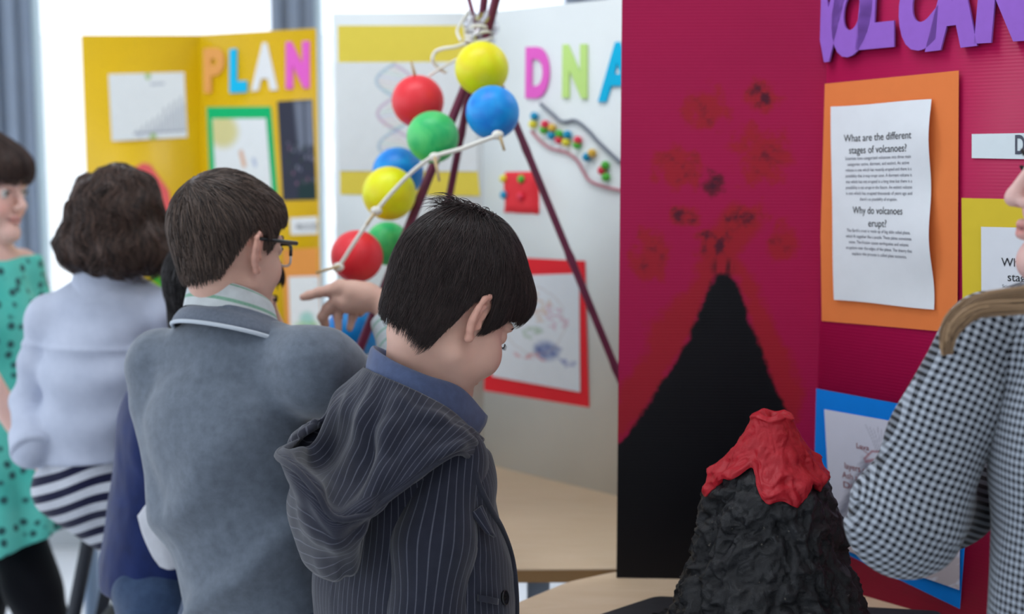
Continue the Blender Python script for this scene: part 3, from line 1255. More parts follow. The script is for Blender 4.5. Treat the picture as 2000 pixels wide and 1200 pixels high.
def plantdraw(p, w, h):
    p.blob((0.18 * w, 0.16 * h), (0.36 * w, 0.28 * h), (226, 214, 130), 0.85, 0.4)
    p.line([(0.5 * w, 0.45 * h), (0.54 * w, 0.62 * h)], 0.012, (226, 150, 80), 0.8)
    p.line([(0.72 * w, 0.55 * h), (0.74 * w, 0.62 * h)], 0.010, (140, 160, 210), 0.6)


Sheet('crayon_drawing', yc, [(416, 232), (521, 231), (533, 378), (424, 379)], O((198, 206, 222)), gp.o, 0.003, res=(50, 60), paint=plantdraw, label='crayon drawing with a yellow sun')


def flowers(p, w, h):
    rnd = random.Random(3)
    X, Y = p.X / w, p.Y / h
    p2 = Paint(X, Y, (0, 0, 0))
    p2.c = p.c
    p2.poly([(0.48, 0), (1, 0), (1, 0.45), (0.55, 0.5)], (150, 158, 176), 0.6, 0.1)
    p2.poly([(0.72, 0), (0.8, 0), (0.78, 0.5), (0.7, 0.5)], (70, 74, 90), 0.8, 0.05)
    for _ in range(46):
        c = (rnd.uniform(0.2, 1.0), rnd.uniform(0.42, 0.85))
        p2.blob(c, (rnd.uniform(.02, .06), rnd.uniform(.015, .035)), rnd.choice([(150, 150, 170), (120, 110, 130), (60, 80, 66), (160, 110, 140), (40, 60, 54)]), 0.75, 0.6)
    p2.poly([(0.5, 0.83), (1, 0.8), (1, 1), (0.45, 1)], (34, 60, 60), 0.9, 0.05)
    p.c = p2.c


Sheet('photo_print', yc, [(542, 198), (611, 194), (619, 390), (553, 392)], (58, 60, 76), yb, 0.0015, res=(50, 110), paint=flowers, label='dark photograph of flowers in a room')
lab = Sheet('title_strip', yc, [(567, 426), (622, 423), (623, 457), (569, 459)], O((200, 206, 222)), yb, 0.0015, res=(6, 4), label='white title strip on the yellow board')
lab.text('heading', 'PROCED', 0.2, 1.0, 0.75, 0.022, M_ink2, 0.0, 'F')
op = Sheet('poster_sheet', yc, [(552, 487), (624, 484), (632, 700), (560, 700)], O((226, 130, 62)), yb, 0.0015, label='orange backing sheet on the yellow board')


def greens(p, w, h):
    p.blob((0.55 * w, 0.55 * h), (0.3 * w, 0.12 * h), (150, 214, 200), 0.8, 0.5)
    p.blob((0.4 * w, 0.66 * h), (0.36 * w, 0.1 * h), (170, 210, 150), 0.7, 0.5)
    p.blob((0.75 * w, 0.64 * h), (0.2 * w, 0.08 * h), (150, 200, 130), 0.7, 0.5)


Sheet('crayon_drawing', yc, [(565, 541), (624, 539), (632, 690), (570, 690)], O((202, 206, 224)), op.o, 0.003, res=(30, 60), paint=greens, label='crayon drawing of green plants')
M_pkp = mat('pink_card', O((212, 84, 84)), rough=0.75)
tri = [yl.uv(*p) for p in [(262, 328), (280, 318), (294, 322), (330, 372), (338, 420), (318, 430), (300, 380)]]
tp = [yl.pt(*q, 0.002) for q in tri] + [yl.pt(*q, 0.0005) for q in tri]
n7 = len(tri)
mesh('card_cutout', tp, [tuple(range(n7))[::-1], tuple(range(n7, 2 * n7))] + [(k, (k + 1) % n7, n7 + (k + 1) % n7, n7 + k) for k in range(n7)], M_pkp, yb, False)['label'] = 'pink card cutout on the yellow board'
M_grn = mat('green_card', O((60, 150, 50)), rough=0.75)
b = MB()
for x, y in [(292, 532), (306, 545), (318, 556)]:
    q = yl.uv(x, y)
    b.sphere(yl.pt(*q, 0.002), (0.012, 0.012, 0.012), 12, 8)
b.build('card_cutout', M_grn, yb, True)['label'] = 'green cutout on the yellow board'

# ------------------------------------------------------------------ the model of painted balls on a tripod
M_stick = mat('maroon_bamboo', O((88, 26, 52)), rough=0.4, spec=0.45, var=(30, 0.15))
M_string = mat('white_string', (244, 240, 230), rough=0.9)
M_pick = mat('wooden_pick', (206, 180, 136), rough=0.7)


def ball_mat(name, c, c2, s=22):
    k = NT(name)
    f = k.remap(k.noise(s, 3, 0.5, None, 0.8), 0.35, 0.65)
    k.val(k.b.inputs['Base Color'], k.mix(f, rgba(lin(c)), rgba(lin(c2))))
    k.b.inputs['Roughness'].default_value = 0.42
    k.bump(k.noise(140, 3), 0.15, 0.001)
    return k.m


M_ball = {'yellow': ball_mat('yellow_paint', O((236, 184, 0)), O((244, 200, 0))), 'blue': ball_mat('blue_paint', O((0, 104, 186)), O((0, 132, 204))),
          'red': ball_mat('red_paint', O((206, 34, 44)), O((214, 40, 50))), 'green': ball_mat('green_paint', O((24, 156, 84)), O((70, 176, 96)), 30)}
dna = thing('ball_model', 'painted foam balls strung on a tripod of maroon sticks, in front of the white board', 'science model', on_floor(900, 1005, TZ))
apex = at(942, 62, 2.45)
feet = [on_floor(558, 1040, TZ), on_floor(770, 948, TZ), on_floor(1331, 1034, TZ)]
tops = [at(976, -30, 2.40), at(950, -40, 2.43), at(908, -30, 2.47)]
offs = [V(0.012, -0.012, 0), V(-0.004, 0.010, 0), V(-0.010, -0.002, 0)]
for k, f in enumerate(feet):
    a = apex + offs[k] * 0.8
    b = MB()
    r0 = [0.0085, 0.0075, 0.0070][k]
    pts, rs = [], []
    L = np.linalg.norm(f - a)
    for t in np.linspace(0, 1, 60):
        pts.append(f + (a - f) * t)
        nd = (t * L / 0.21) % 1.0
        rs.append(r0 * (1 + 0.22 * math.exp(-((nd - 0.5) / 0.03) ** 2)))
    for t in np.linspace(0.05, 1, 10):
        pts.append(a + (tops[k] - a) * t)
        rs.append(r0 * [1.0, 1.0, 0.6][k])
    b.tube(pts, rs, 10)
    b.build('stick', M_stick, dna, True)
BALLS = [('yellow', 941, 134, 2.35, 52), ('blue', 962, 220, 2.27, 52), ('red', 816, 198, 2.44, 50.5), ('green', 845, 268, 2.33, 50.5), ('blue', 777, 338, 2.47, 50),
         ('yellow', 760, 378, 2.36, 52.5), ('green', 757, 476, 2.46, 43), ('red', 697, 501, 2.35, 51.5), ('yellow', 712, 610, 2.55, 46), ('blue', 690, 648, 2.45, 54)]
for c, x, y, Y, r in BALLS:
    b = MB()
    b.sphere(at(x, y, Y), r * Y / F_PX, 40, 24)
    b.build('ball', M_ball[c], dna, True)['label'] = c + ' painted foam ball'


def string(pts, r=0.0035, name='string', m=None):
    q = catmull(np.array([at(*p) for p in pts]), 14 * len(pts))
    b = MB()
    b.tube(q, r, 8)
    return b.build(name, m or M_string, dna, True)


string([(655, 530, 2.295), (668, 512, 2.29), (700, 462, 2.29), (735, 412, 2.30), (775, 366, 2.30), (812, 330, 2.29), (848, 306, 2.275), (900, 291, 2.25), (940, 276, 2.22), (980, 262, 2.21)], 0.0038)
string([(907, 86, 2.43), (888, 92, 2.42), (866, 95, 2.42), (850, 102, 2.43), (845, 118, 2.43), (858, 134, 2.44), (872, 142, 2.44)], 0.0035)
string([(900, 112, 2.42), (870, 128, 2.43), (838, 148, 2.44)], 0.0025)
string([(900, 80, 2.43), (893, 60, 2.44), (905, 38, 2.44), (915, 20, 2.44)], 0.0028)
th = np.linspace(0, 2 * math.pi * 3, 70)
wr = [at(936, 76, 2.45) + V(0.024 * math.cos(t), 0.024 * math.sin(t), 0.003 * math.sin(2.3 * t) + 0.0018 * t - 0.012) for t in th]
b = MB()
b.tube(wr, 0.0032, 8)
b.build('string', M_string, dna, True)['label'] = 'string wound round the top of the sticks'
b = MB()
for (x, y, Y) in [(661, 522, 2.29), (735, 412, 2.30), (849, 307, 2.275), (972, 264, 2.215)]:
    b = MB()
    b.sphere(at(x, y, Y), (0.010, 0.008, 0.008), 12, 8)
    b.build('knot', M_string, dna, True)
for p, q in [((664, 520, 2.285), (617, 533, 2.28)), ((737, 408, 2.30), (716, 440, 2.285)), ((849, 306, 2.27), (858, 354, 2.26)), ((974, 258, 2.212), (985, 294, 2.205)), ((812, 154, 2.43), (803, 120, 2.42))]:
    b = MB()
    b.tube([at(*p), at(*q)], [0.0032, 0.0022], 8)
    b.build('wooden_pick', M_pick, dna, True)


def film_mat():
    k = NT('clear_tape')
    tr = k.n('ShaderNodeBsdfTransparent')
    tr.inputs['Color'].default_value = (0.93, 0.93, 0.97, 1)
    gl = k.n('ShaderNodeBsdfGlossy')
    gl.inputs['Roughness'].default_value = 0.12
    mx = k.n('ShaderNodeMixShader')
    mx.inputs[0].default_value = 0.38
    k.l(tr.outputs[0], mx.inputs[1])
    k.l(gl.outputs[0], mx.inputs[2])
    k.l(mx.outputs[0], k.t.nodes['Material Output'].inputs['Surface'])
    return k.m


zz = np.linspace(0, 1, 16)
tt = np.linspace(0, 2 * math.pi, 28, endpoint=False)
vs = []
c0, c1 = at(936, 84, 2.45), at(942, 28, 2.45)
for t in tt:
    for z in zz:
        c = c0 + (c1 - c0) * z
        r = 0.024 + 0.005 * math.sin(3 * t + 5 * z) + 0.004 * math.sin(5 * t - 7 * z) + 0.004 * z
        vs.append(c + V(r * math.cos(t), r * math.sin(t), 0.005 * math.sin(4 * t) * z))
mesh('clear_tape', vs, grid_faces(28, 16, True), film_mat(), dna)

# ------------------------------------------------------------------ the clay volcano
VC = at(1503, 1000, 1.735)
vprof = [(TZ + 0.016, 0.175), (at(1503, 1255, 1.735)[2], 0.146), (at(1503, 1200, 1.735)[2], 0.124), (at(1503, 1150, 1.735)[2], 0.111), (at(1503, 1100, 1.735)[2], 0.101),
         (at(1503, 1050, 1.735)[2], 0.091), (at(1503, 1000, 1.735)[2], 0.082), (at(1503, 960, 1.735)[2], 0.075), (at(1503, 925, 1.735)[2], 0.068),
         (at(1503, 890, 1.735)[2], 0.050), (at(1503, 860, 1.735)[2], 0.036), (at(1503, 830, 1.735)[2], 0.026), (at(1503, 808, 1.735)[2], 0.020)]
_zs = np.array([p[0] for p in vprof])
_rsv = np.array([p[1] for p in vprof])
M_black_clay = NT('black_clay')
_n1 = M_black_clay.noise(45, 6, 0.6, None, 1.0)
_sp = M_black_clay.remap(M_black_clay.noise(120, 2, 0.6), 0.72, 0.78)
M_black_clay.val(M_black_clay.b.inputs['Base Color'], M_black_clay.mix(_sp, M_black_clay.mix(M_black_clay.remap(_n1, 0.35, 0.65), rgba(lin((20, 21, 25))), rgba(lin((36, 37, 41)))), rgba(lin((110, 104, 96)))))
M_black_clay.b.inputs['Roughness'].default_value = 0.5
M_black_clay.b.inputs['Specular IOR Level'].default_value = 0.4
M_black_clay.bump(M_black_clay.noise(70, 6, 0.65, None, 1.5), 0.5, 0.006)
M_red_clay = mat('red_modelling_clay', O((142, 18, 30)), rough=0.5, spec=0.35, var=(50, 0.10), bump=(90, 0.45, 0.004))
vol = thing('volcano_model', 'black clay volcano model with a red top, on the near table', 'volcano model', (VC[0], VC[1], TZ))
NU, NV = 220, 150
th = np.linspace(0, 2 * math.pi, NU, endpoint=False)
zz = np.linspace(_zs[0], at(1503, 850, 1.735)[2], NV)
TH, ZZ = np.meshgrid(th, zz, indexing='ij')
TH, ZZ = TH.ravel(), ZZ.ravel()


def vdisp(TH, ZZ, k=1.0):
    r = vbase(ZZ)
    P = np.stack([r * np.cos(TH), r * np.sin(TH), ZZ * 0.75], 1) * 34
    w = np.stack([fbm(P * 0.8 + o, 2) for o in (5.1, 19.7, 40.3)], 1)
    a = fbm(P * 0.8 + 1.2 * w, 4, 0.5)
    ridg = 1 - np.abs(fbm(P * V(1.3, 1.3, 1.0) + 1.8 * w + 9, 3, 0.55)) * 2.4
    return (0.015 * a + 0.0045 * ridg) * k


def vbase(ZZ):
    return np.interp(ZZ, _zs, _rsv)


rr = vbase(ZZ) * (1 + 0.03 * np.sin(2 * TH + 0.6)) + vdisp(TH, ZZ) * np.clip(vbase(ZZ) / 0.07, 0.25, 1.2)
body_r = np.where(ZZ > at(1503, 940, 1.735)[2], rr - 0.004, rr)
pv = np.stack([VC[0] + body_r * np.cos(TH), VC[1] + body_r * np.sin(TH), ZZ], 1)
fq = grid_faces(NU, NV, True)
bot = np.arange(NU) * NV
b_f = [tuple(q) for q in fq] + [tuple(bot[::-1])] + [tuple(bot + NV - 1)]
mesh('cone', pv, b_f, M_black_clay.m, vol)
# red cap with a ragged lip
NZ = 70
s = np.linspace(0, 1, NZ)
edge_z = at(1503, 935, 1.735)[2] + 0.012 * np.sin(3 * th + 2.2) + 0.010 * np.sin(5 * th + 0.4) + 0.007 * np.sin(11 * th)
top_z = at(1503, 806, 1.735)[2] + 0.002 * np.sin(4 * th)
vs = []
for i, t in enumerate(th):
    z = edge_z[i] + (top_z[i] - edge_z[i]) * s
    tha = np.full(NZ, t)
    r = vbase(z) * (1 + 0.03 * math.sin(2 * t + 0.6)) + vdisp(tha, z, 0.8) * np.clip(vbase(z) / 0.07, 0.3, 1.0) + 0.0035
    lip = 0.006 * np.exp(-((s - 0.10) / 0.09) ** 2) * (1 + 0.6 * math.sin(7 * t))
    r = r + lip
    rim = np.clip((s - 0.93) / 0.07, 0, 1)
    r = r + 0.003 * np.exp(-((s - 0.95) / 0.03) ** 2) - 0.004 * rim ** 2
    q = np.stack([VC[0] + r * math.cos(t), VC[1] + r * math.sin(t), z], 1)
    # tuck under at the lip, and down into the crater
    r0 = r[0] - 0.010
    under = V(VC[0] + r0 * math.cos(t), VC[1] + r0 * math.sin(t), z[0] + 0.003)
    inn = [V(VC[0] + r[-1] * k * math.cos(t), VC[1] + r[-1] * k * math.sin(t), z[-1] - d) for k, d in ((0.8, 0.001), (0.66, 0.006), (0.4, 0.012), (0.02, 0.014))]
    vs.append(np.concatenate([[under], q, inn]))
mesh('red_cap', np.concatenate(vs), grid_faces(NU, NZ + 5, True), M_red_clay, vol)['label'] = 'red clay lava cap with a ragged lower edge'
b = MB()
b.prism(round_poly([at(1070, 1207, 1.90)[:2] * 0 + V(0.075, 1.80), V(0.215, 1.925), V(0.62, 1.86), V(0.56, 1.55), V(0.12, 1.55)], 0.015), TZ + 0.0005, TZ + 0.016, 0.002)
b.build('base_board', mat('black_card', (46, 46, 50), rough=0.6, var=(20, 0.15), bump=(60, 0.3, 0.002)), vol)['label'] = 'black base board under the volcano'

# ------------------------------------------------------------------ people
def skin_mat(name, c):
    k = NT(name)
    nz = k.remap(k.noise(28, 4), 0.3, 0.7, 0.94, 1.05)
    cc = k.n('ShaderNodeCombineColor')
    for i in range(3):
        k.l(nz, cc.inputs[i])
    k.val(k.b.inputs['Base Color'], k.mix(1.0, k.attr('tint', 'Color'), cc.outputs[0], 'MULTIPLY'))
    k.b.inputs['Roughness'].default_value = 0.5
    k.b.inputs['Specular IOR Level'].default_value = 0.35
    k.b.inputs['Subsurface Weight'].default_value = 0.12
    k.b.inputs['Subsurface Radius'].default_value = (0.010, 0.004, 0.002)
    k.b.inputs['Subsurface Scale'].default_value = 0.6
    return k.m


def hair_mat(name, c, c2, rough=0.42):
    k = NT(name)
    k.val(k.b.inputs['Base Color'], k.mix(k.attr('shade'), rgba(lin(c)), rgba(lin(c2))))
    k.b.inputs['Roughness'].default_value = rough
    k.b.inputs['Specular IOR Level'].default_value = 0.36
    return k.m


def cloth_mat(name, c, c2=None, weave=900, rough=0.9, sheen=0.25, mott=(30, 0.12), bump=0.25):
    k = NT(name)
    f = k.remap(k.noise(mott[0], 5, 0.65), 0.3, 0.7)
    c2 = c2 or tuple(x * (1 - mott[1]) for x in c)
    k.val(k.b.inputs['Base Color'], k.mix(f, rgba(lin(c)), rgba(lin(c2))))
    k.b.inputs['Roughness'].default_value = rough
    k.b.inputs['Specular IOR Level'].default_value = 0.15
    k.b.inputs['Sheen Weight'].default_value = sheen
    k.bump(k.noise(weave, 2, 0.5), bump, 0.0008)
    return k.m


def stripe_mat(name, c, c_line, period, width, attr='u', soft=0.04, rough=0.9, weave=900, period2=None):
    """Stripes every period metres across the attribute attr."""
    k = NT(name)
    u = k.math('DIVIDE', k.attr(attr), period)
    fr = k.math('ABSOLUTE', k.math('SUBTRACT', k.math('FRACT', u), 0.5))
    w = width / period / 2
    f = k.remap(fr, w, w * (1 + soft) + soft * 0.5, 1.0, 0.0)
    nz = k.remap(k.noise(60, 4), 0.3, 0.7, 0.9, 1.08)
    cc = k.n('ShaderNodeCombineColor')
    for i in range(3):
        k.l(nz, cc.inputs[i])
    br = k.remap(k.noise(400, 2), 0.3, 0.7, 0.75, 1.0)
    f = k.math('MULTIPLY', f, br)
    base = k.mix(1.0, rgba(lin(c)), cc.outputs[0], 'MULTIPLY')
    k.val(k.b.inputs['Base Color'], k.mix(f, base, rgba(lin(c_line))))
    k.b.inputs['Roughness'].default_value = rough
    k.b.inputs['Specular IOR Level'].default_value = 0.12
    k.b.inputs['Sheen Weight'].default_value = 0.25
    k.bump(k.noise(weave, 2, 0.5), 0.22, 0.0008)
    return k.m


def gingham_mat(name, dark, light, period):
    k = NT(name)

    def half(a):
        fr = k.math('FRACT', k.math('DIVIDE', k.attr(a), period))
        return k.remap(k.math('ABSOLUTE', k.math('SUBTRACT', fr, 0.5)), 0.22, 0.28)
    s = k.math('MULTIPLY', k.math('ADD', half('u'), half('v')), 0.5)
    s = k.math('POWER', s, 1.15)
    k.val(k.b.inputs['Base Color'], k.mix(s, rgba(lin(dark)), rgba(lin(light))))
    k.b.inputs['Roughness'].default_value = 0.9
    k.b.inputs['Specular IOR Level'].default_value = 0.1
    k.b.inputs['Sheen Weight'].default_value = 0.15
    k.bump(k.noise(700, 2), 0.25, 0.0008)
    return k.m


class Frame:
    """A head or body frame: columns forward, left, up."""

    def __init__(s, origin, heading, pitch=0.0, roll=0.0, scale=1.0):
        h, p, r = math.radians(heading), math.radians(pitch), math.radians(roll)
        f = V(math.cos(h) * math.cos(p), math.sin(h) * math.cos(p), -math.sin(p))
        l = V(-math.sin(h), math.cos(h), 0)
        u = np.cross(f, l)
        l, u = l * math.cos(r) + u * math.sin(r), u * math.cos(r) - l * math.sin(r)
        s.o = np.asarray(origin, float)
        s.R = np.stack([f, l, u], 1)
        s.k = scale
        s.f, s.l, s.u = f, l, u

    def loc(s, P):
        return (P - s.o) @ s.R / s.k

    def wld(s, p):
        return np.asarray(p, float) @ s.R.T * s.k + s.o


def ear_prims(L, side, flare=0.55):
    c = V(0.008, side * 0.0655, -0.004)
    eb = unit(V(-math.cos(flare), side * math.sin(flare), 0))
    eu = unit(V(0.0, side * 0.10, 1.0))
    n = unit(np.cross(eb, eu)) * side

    def p(b, u, o=0.0):
        return c + eb * b + eu * u + n * o
    rim = [p(0.004, 0.004), p(0.002, 0.020), p(0.009, 0.029), p(0.020, 0.030), p(0.029, 0.022), p(0.0315, 0.008), p(0.027, -0.008), p(0.019, -0.020), p(0.011, -0.028), p(0.004, -0.024)]
    d = chain(L, rim, [0.0034, 0.0034, 0.0036, 0.0038, 0.0038, 0.0036, 0.0034, 0.0040, 0.0058, 0.0040], 0.003)
    ah = [p(0.008, -0.014), p(0.018, -0.008), p(0.022, 0.004), p(0.017, 0.015), p(0.011, 0.020)]
    d = smin(d, chain(L, ah, [0.0034, 0.0038, 0.0036, 0.0032, 0.0026], 0.003) + 0.0004, 0.004)
    Rm = np.stack([eb, eu, n], 1)
    d = smin(d, ell(L, p(0.014, 0.002, -0.0045), V(0.0165, 0.025, 0.0038), Rm), 0.004)
    d = smin(d, caps(L, p(0.004, -0.004, 0.001), p(0.004, -0.009, 0.002), 0.0036), 0.004)     # tragus
    d = smax(d, -ell(L, p(0.0105, -0.003, 0.004), V(0.0065, 0.011, 0.006), Rm), 0.003)
    return d


def head_field(L, jaw=1.0, smile=0.0, plump=0.0):
    d = ell(L, V(-0.008, 0, 0.036), V(0.087, 0.0715, 0.083))
    d = smin(d, ell(L, V(0.030, 0, -0.028), V(0.052, 0.052, 0.066)), 0.030)
    for s in (-1, 1):
        d = smin(d, ell(L, V(0.050 + 0.005 * plump, s * (0.030 + 0.004 * plump), -0.031 - 0.003 * plump), V(0.028 + 0.003 * plump, 0.025 + 0.002 * plump, 0.029 + 0.002 * plump)), 0.018)
        d = smin(d, caps(L, V(0.070, s * 0.008, -0.088), V(0.006, s * 0.043, -0.056), 0.013, 0.012), 0.032)
        d = smin(d, caps(L, V(0.076, s * 0.036, 0.020), V(0.084, s * 0.010, 0.018), 0.007), 0.012)   # brow
    d = smin(d, ell(L, V(0.072, 0, -0.088), V(0.014, 0.016, 0.013)), 0.016)
    for s in (-1, 1):
        d = smax(d, -ell(L, V(0.096, s * 0.031, 0.003), V(0.017, 0.017, 0.011)), 0.010)
        d = smin(d, ell(L, V(0.0695, s * 0.031, 0.003), V(0.0125, 0.0135, 0.0125)), 0.002)             # closed over by the lids
    nose = smin(caps(L, V(0.086, 0, 0.010), V(0.101, 0, -0.018), 0.0055, 0.0075), ell(L, V(0.1015, 0, -0.0245), V(0.0095, 0.0088, 0.0082)), 0.007)
    d = smin(d, nose, 0.009)
    for s in (-1, 1):
        d = smin(d, ell(L, V(0.0935, s * 0.0105, -0.0280), V(0.0075, 0.0055, 0.0058)), 0.005)
        d = smax(d, -ell(L, V(0.0985, s * 0.0055, -0.0330), V(0.0035, 0.0025, 0.0030)), 0.002)
    up = 0.004 * smile
    for s in (-1, 1):
        d = smin(d, caps(L, V(0.0910, 0, -0.0500), V(0.0780, s * 0.021, -0.0525 + up), 0.0048, 0.0024), 0.005)
        d = smin(d, caps(L, V(0.0900, 0, -0.0590), V(0.0780, s * 0.020, -0.0550 + up), 0.0056, 0.0024), 0.005)
        d = smax(d, -caps(L, V(0.0965, 0, -0.0545), V(0.0810, s * 0.021, -0.0540 + up), 0.0016), 0.002)
    return d


def skin_tint(L, base, ears=True):
    """Local skin colour: lips, cheeks, ears a little redder; brows and lashes darker."""
    c = np.tile(np.array(lin(base)), (len(L), 1))
    near = np.linalg.norm(L, axis=1) < 0.13

    def put(m, col, a):
        nonlocal c
        w = (np.clip(m, 0, 1) * near)[:, None] * a
        c = c * (1 - w) + np.array(lin(col)) * w
    y = np.abs(L[:, 1])
    put(1.3 - np.linalg.norm((L - V(0.07, 0, -0.03)) * V(1, 0, 1) + np.stack([0 * y, y - 0.035, 0 * y], 1), axis=1) / 0.022, (base[0] * 1.03, base[1] * 0.82, base[2] * 0.80), 0.5)
    lip = 1.6 - np.sqrt((y / 0.021) ** 2 + ((L[:, 2] + 0.0548 - 0.002 * (y / 0.02)) / 0.0078) ** 2) * 1.2
    put(np.where(L[:, 0] > 0.07, lip, 0), (base[0] * 0.92, base[1] * 0.66, base[2] * 0.66), 0.75)
    m = np.where(L[:, 0] > 0.07, 1.5 - np.sqrt((y / 0.022) ** 2 + ((L[:, 2] + 0.0542) / 0.0016) ** 2), 0)
    put(m, (90, 44, 44), 0.8)
    ear = np.where((y > 0.066) & (np.abs(L[:, 0] + 0.004) < 0.04) & (np.abs(L[:, 2]) < 0.045), 1.0, 0)
    put(ear, (base[0] * 1.0, base[1] * 0.86, base[2] * 0.84), 0.45)
    return c


def limb_flat(P, a, b, r, view=V(0, -1, 0)):
    """(across, along) on the side of a limb that faces view, without a pole at the elbow."""
    t = unit(np.asarray(b) - np.asarray(a))
    c = unit(np.cross(t, view))
    q = P - np.asarray(a)
    return r * np.arcsin(np.clip(q @ c / r, -0.995, 0.995)), q @ t


def eyes_and_brows(fr, hc, parent, open_=1.0, iris=(74, 52, 38), brow=True):
    """Eyeballs, lids' dark rims and eyebrows as parts of the head."""
    for s in (-1, 1):
        c = V(0.0745, s * 0.031, 0.003)
        if open_ < 0.3:                     # eyes cast down: lids closed, only the lashes show
            b = MB()
            pts = [V(0.0770, s * 0.019, -0.003), V(0.0850, s * 0.026, -0.0055), V(0.0850, s * 0.034, -0.006), V(0.0765, s * 0.044, -0.004)]
            q = catmull(pts, 14)
            b.tube([fr.wld(p) for p in q], 0.0007 * fr.k, 6)
            for p in q[2:]:
                b.tube([fr.wld(p), fr.wld(p + V(0.0038, s * 0.002, -0.0022))], [0.0004 * fr.k, 0.00012], 4)
            b.build('eyelashes', M_lash, parent, True)
            b = MB()
            pts = [V(0.0890, s * 0.014, 0.0205), V(0.0890, s * 0.024, 0.0240), V(0.0840, s * 0.036, 0.0235), V(0.0750, s * 0.046, 0.0180)]
            b.tube([fr.wld(p) for p in catmull(pts, 14)], np.linspace(0.0022, 0.0008, 14) * fr.k, 6)
            b.build('eyebrow', M_lash, parent, True)
            continue
        b = MB()
        b.sphere(fr.wld(c), 0.0108 * fr.k, 16, 10)
        e = b.build('eye', M_eye, parent, True)
        b = MB()
        dirn = unit(V(1, s * 0.12, -0.05))
        Rm = np.stack([dirn, unit(np.cross(V(0, 0, 1), dirn)), V(0, 0, 1)], 1)
        b.sphere(fr.wld(c + dirn * 0.0078), V(0.0036, 0.0052, 0.0052) * fr.k, 14, 8, fr.R @ Rm)
        b.build('iris', M_iris, e, True)
        b = MB()
        pts = [V(0.0800, s * 0.019, 0.004), V(0.0868, s * 0.026, 0.0085 * open_), V(0.0868, s * 0.033, 0.0085 * open_), V(0.0790, s * 0.042, 0.003)]
        b.tube([fr.wld(p) for p in catmull(pts, 14)], np.array([0.0006, 0.0012, 0.0014] + [0.0014] * 9 + [0.0012, 0.0006]) * fr.k, 6)
        b.build('eyelashes', M_lash, parent, True)
        if brow:
            b = MB()
            pts = [V(0.0905, s * 0.014, 0.0215), V(0.0900, s * 0.024, 0.0255), V(0.0850, s * 0.036, 0.0250), V(0.0760, s * 0.046, 0.0190)]
            b.tube([fr.wld(p) for p in catmull(pts, 14)], np.linspace(0.0026, 0.0008, 14) * fr.k, 6)
            b.build('eyebrow', M_lash, parent, True)


M_eye = mat('eye_white', (226, 222, 218), rough=0.15, spec=0.5)
M_iris = mat('brown_iris', (46, 32, 26), rough=0.1, spec=0.5)
M_lash = mat('dark_lashes', (34, 26, 24), rough=0.7)


def hand_parts(w, d, n, side, k=1.0, curl=(0.5, 0.6, 0.7, 0.8), spread=0.10, thumb=0.6):
    """Capsules of a hand: wrist w, direction d, palm normal n (the palm faces along n); side +1 puts the thumb along cross(d, n)."""
    d, n = unit(d), unit(n)
    n = unit(n - d * (n @ d))
    t = np.cross(d, n) * side
    out = []
    for i, off in enumerate((0.024, 0.008, -0.008, -0.023)):
        base = w + d * (0.070 if i < 3 else 0.064) * k + t * off * k
        out.append((w + t * off * 0.7 * k + d * 0.008 * k, base, 0.0125 * k, 0.0095 * k))
        Ls = np.array([[0.034, 0.022, 0.018], [0.038, 0.025, 0.019], [0.035, 0.024, 0.018], [0.028, 0.018, 0.016]][i]) * k
        a = 0.15
        p = base
        for j, ln in enumerate(Ls):
            a += curl[i] * (0.9 if j else 0.6)
            dr = unit(d * math.cos(a) + n * math.sin(a) + t * spread * (1.5 - i))
            q = p + dr * ln
            out.append((p, q, (0.0088 - 0.0010 * j) * k, (0.0080 - 0.0010 * j) * k))
            p = q
    b0 = w + d * 0.018 * k + t * 0.018 * k
    b1 = b0 + unit(d * 0.75 + t * 0.8 + n * 0.35) * 0.038 * k
    b2 = b1 + unit(d + t * 0.25 + n * thumb) * 0.026 * k
    b3 = b2 + unit(d + n * thumb * 1.2) * 0.020 * k
    out += [(b0, b1, 0.0135 * k, 0.0105 * k), (b1, b2, 0.0098 * k, 0.0088 * k), (b2, b3, 0.0086 * k, 0.0072 * k)]
    return out


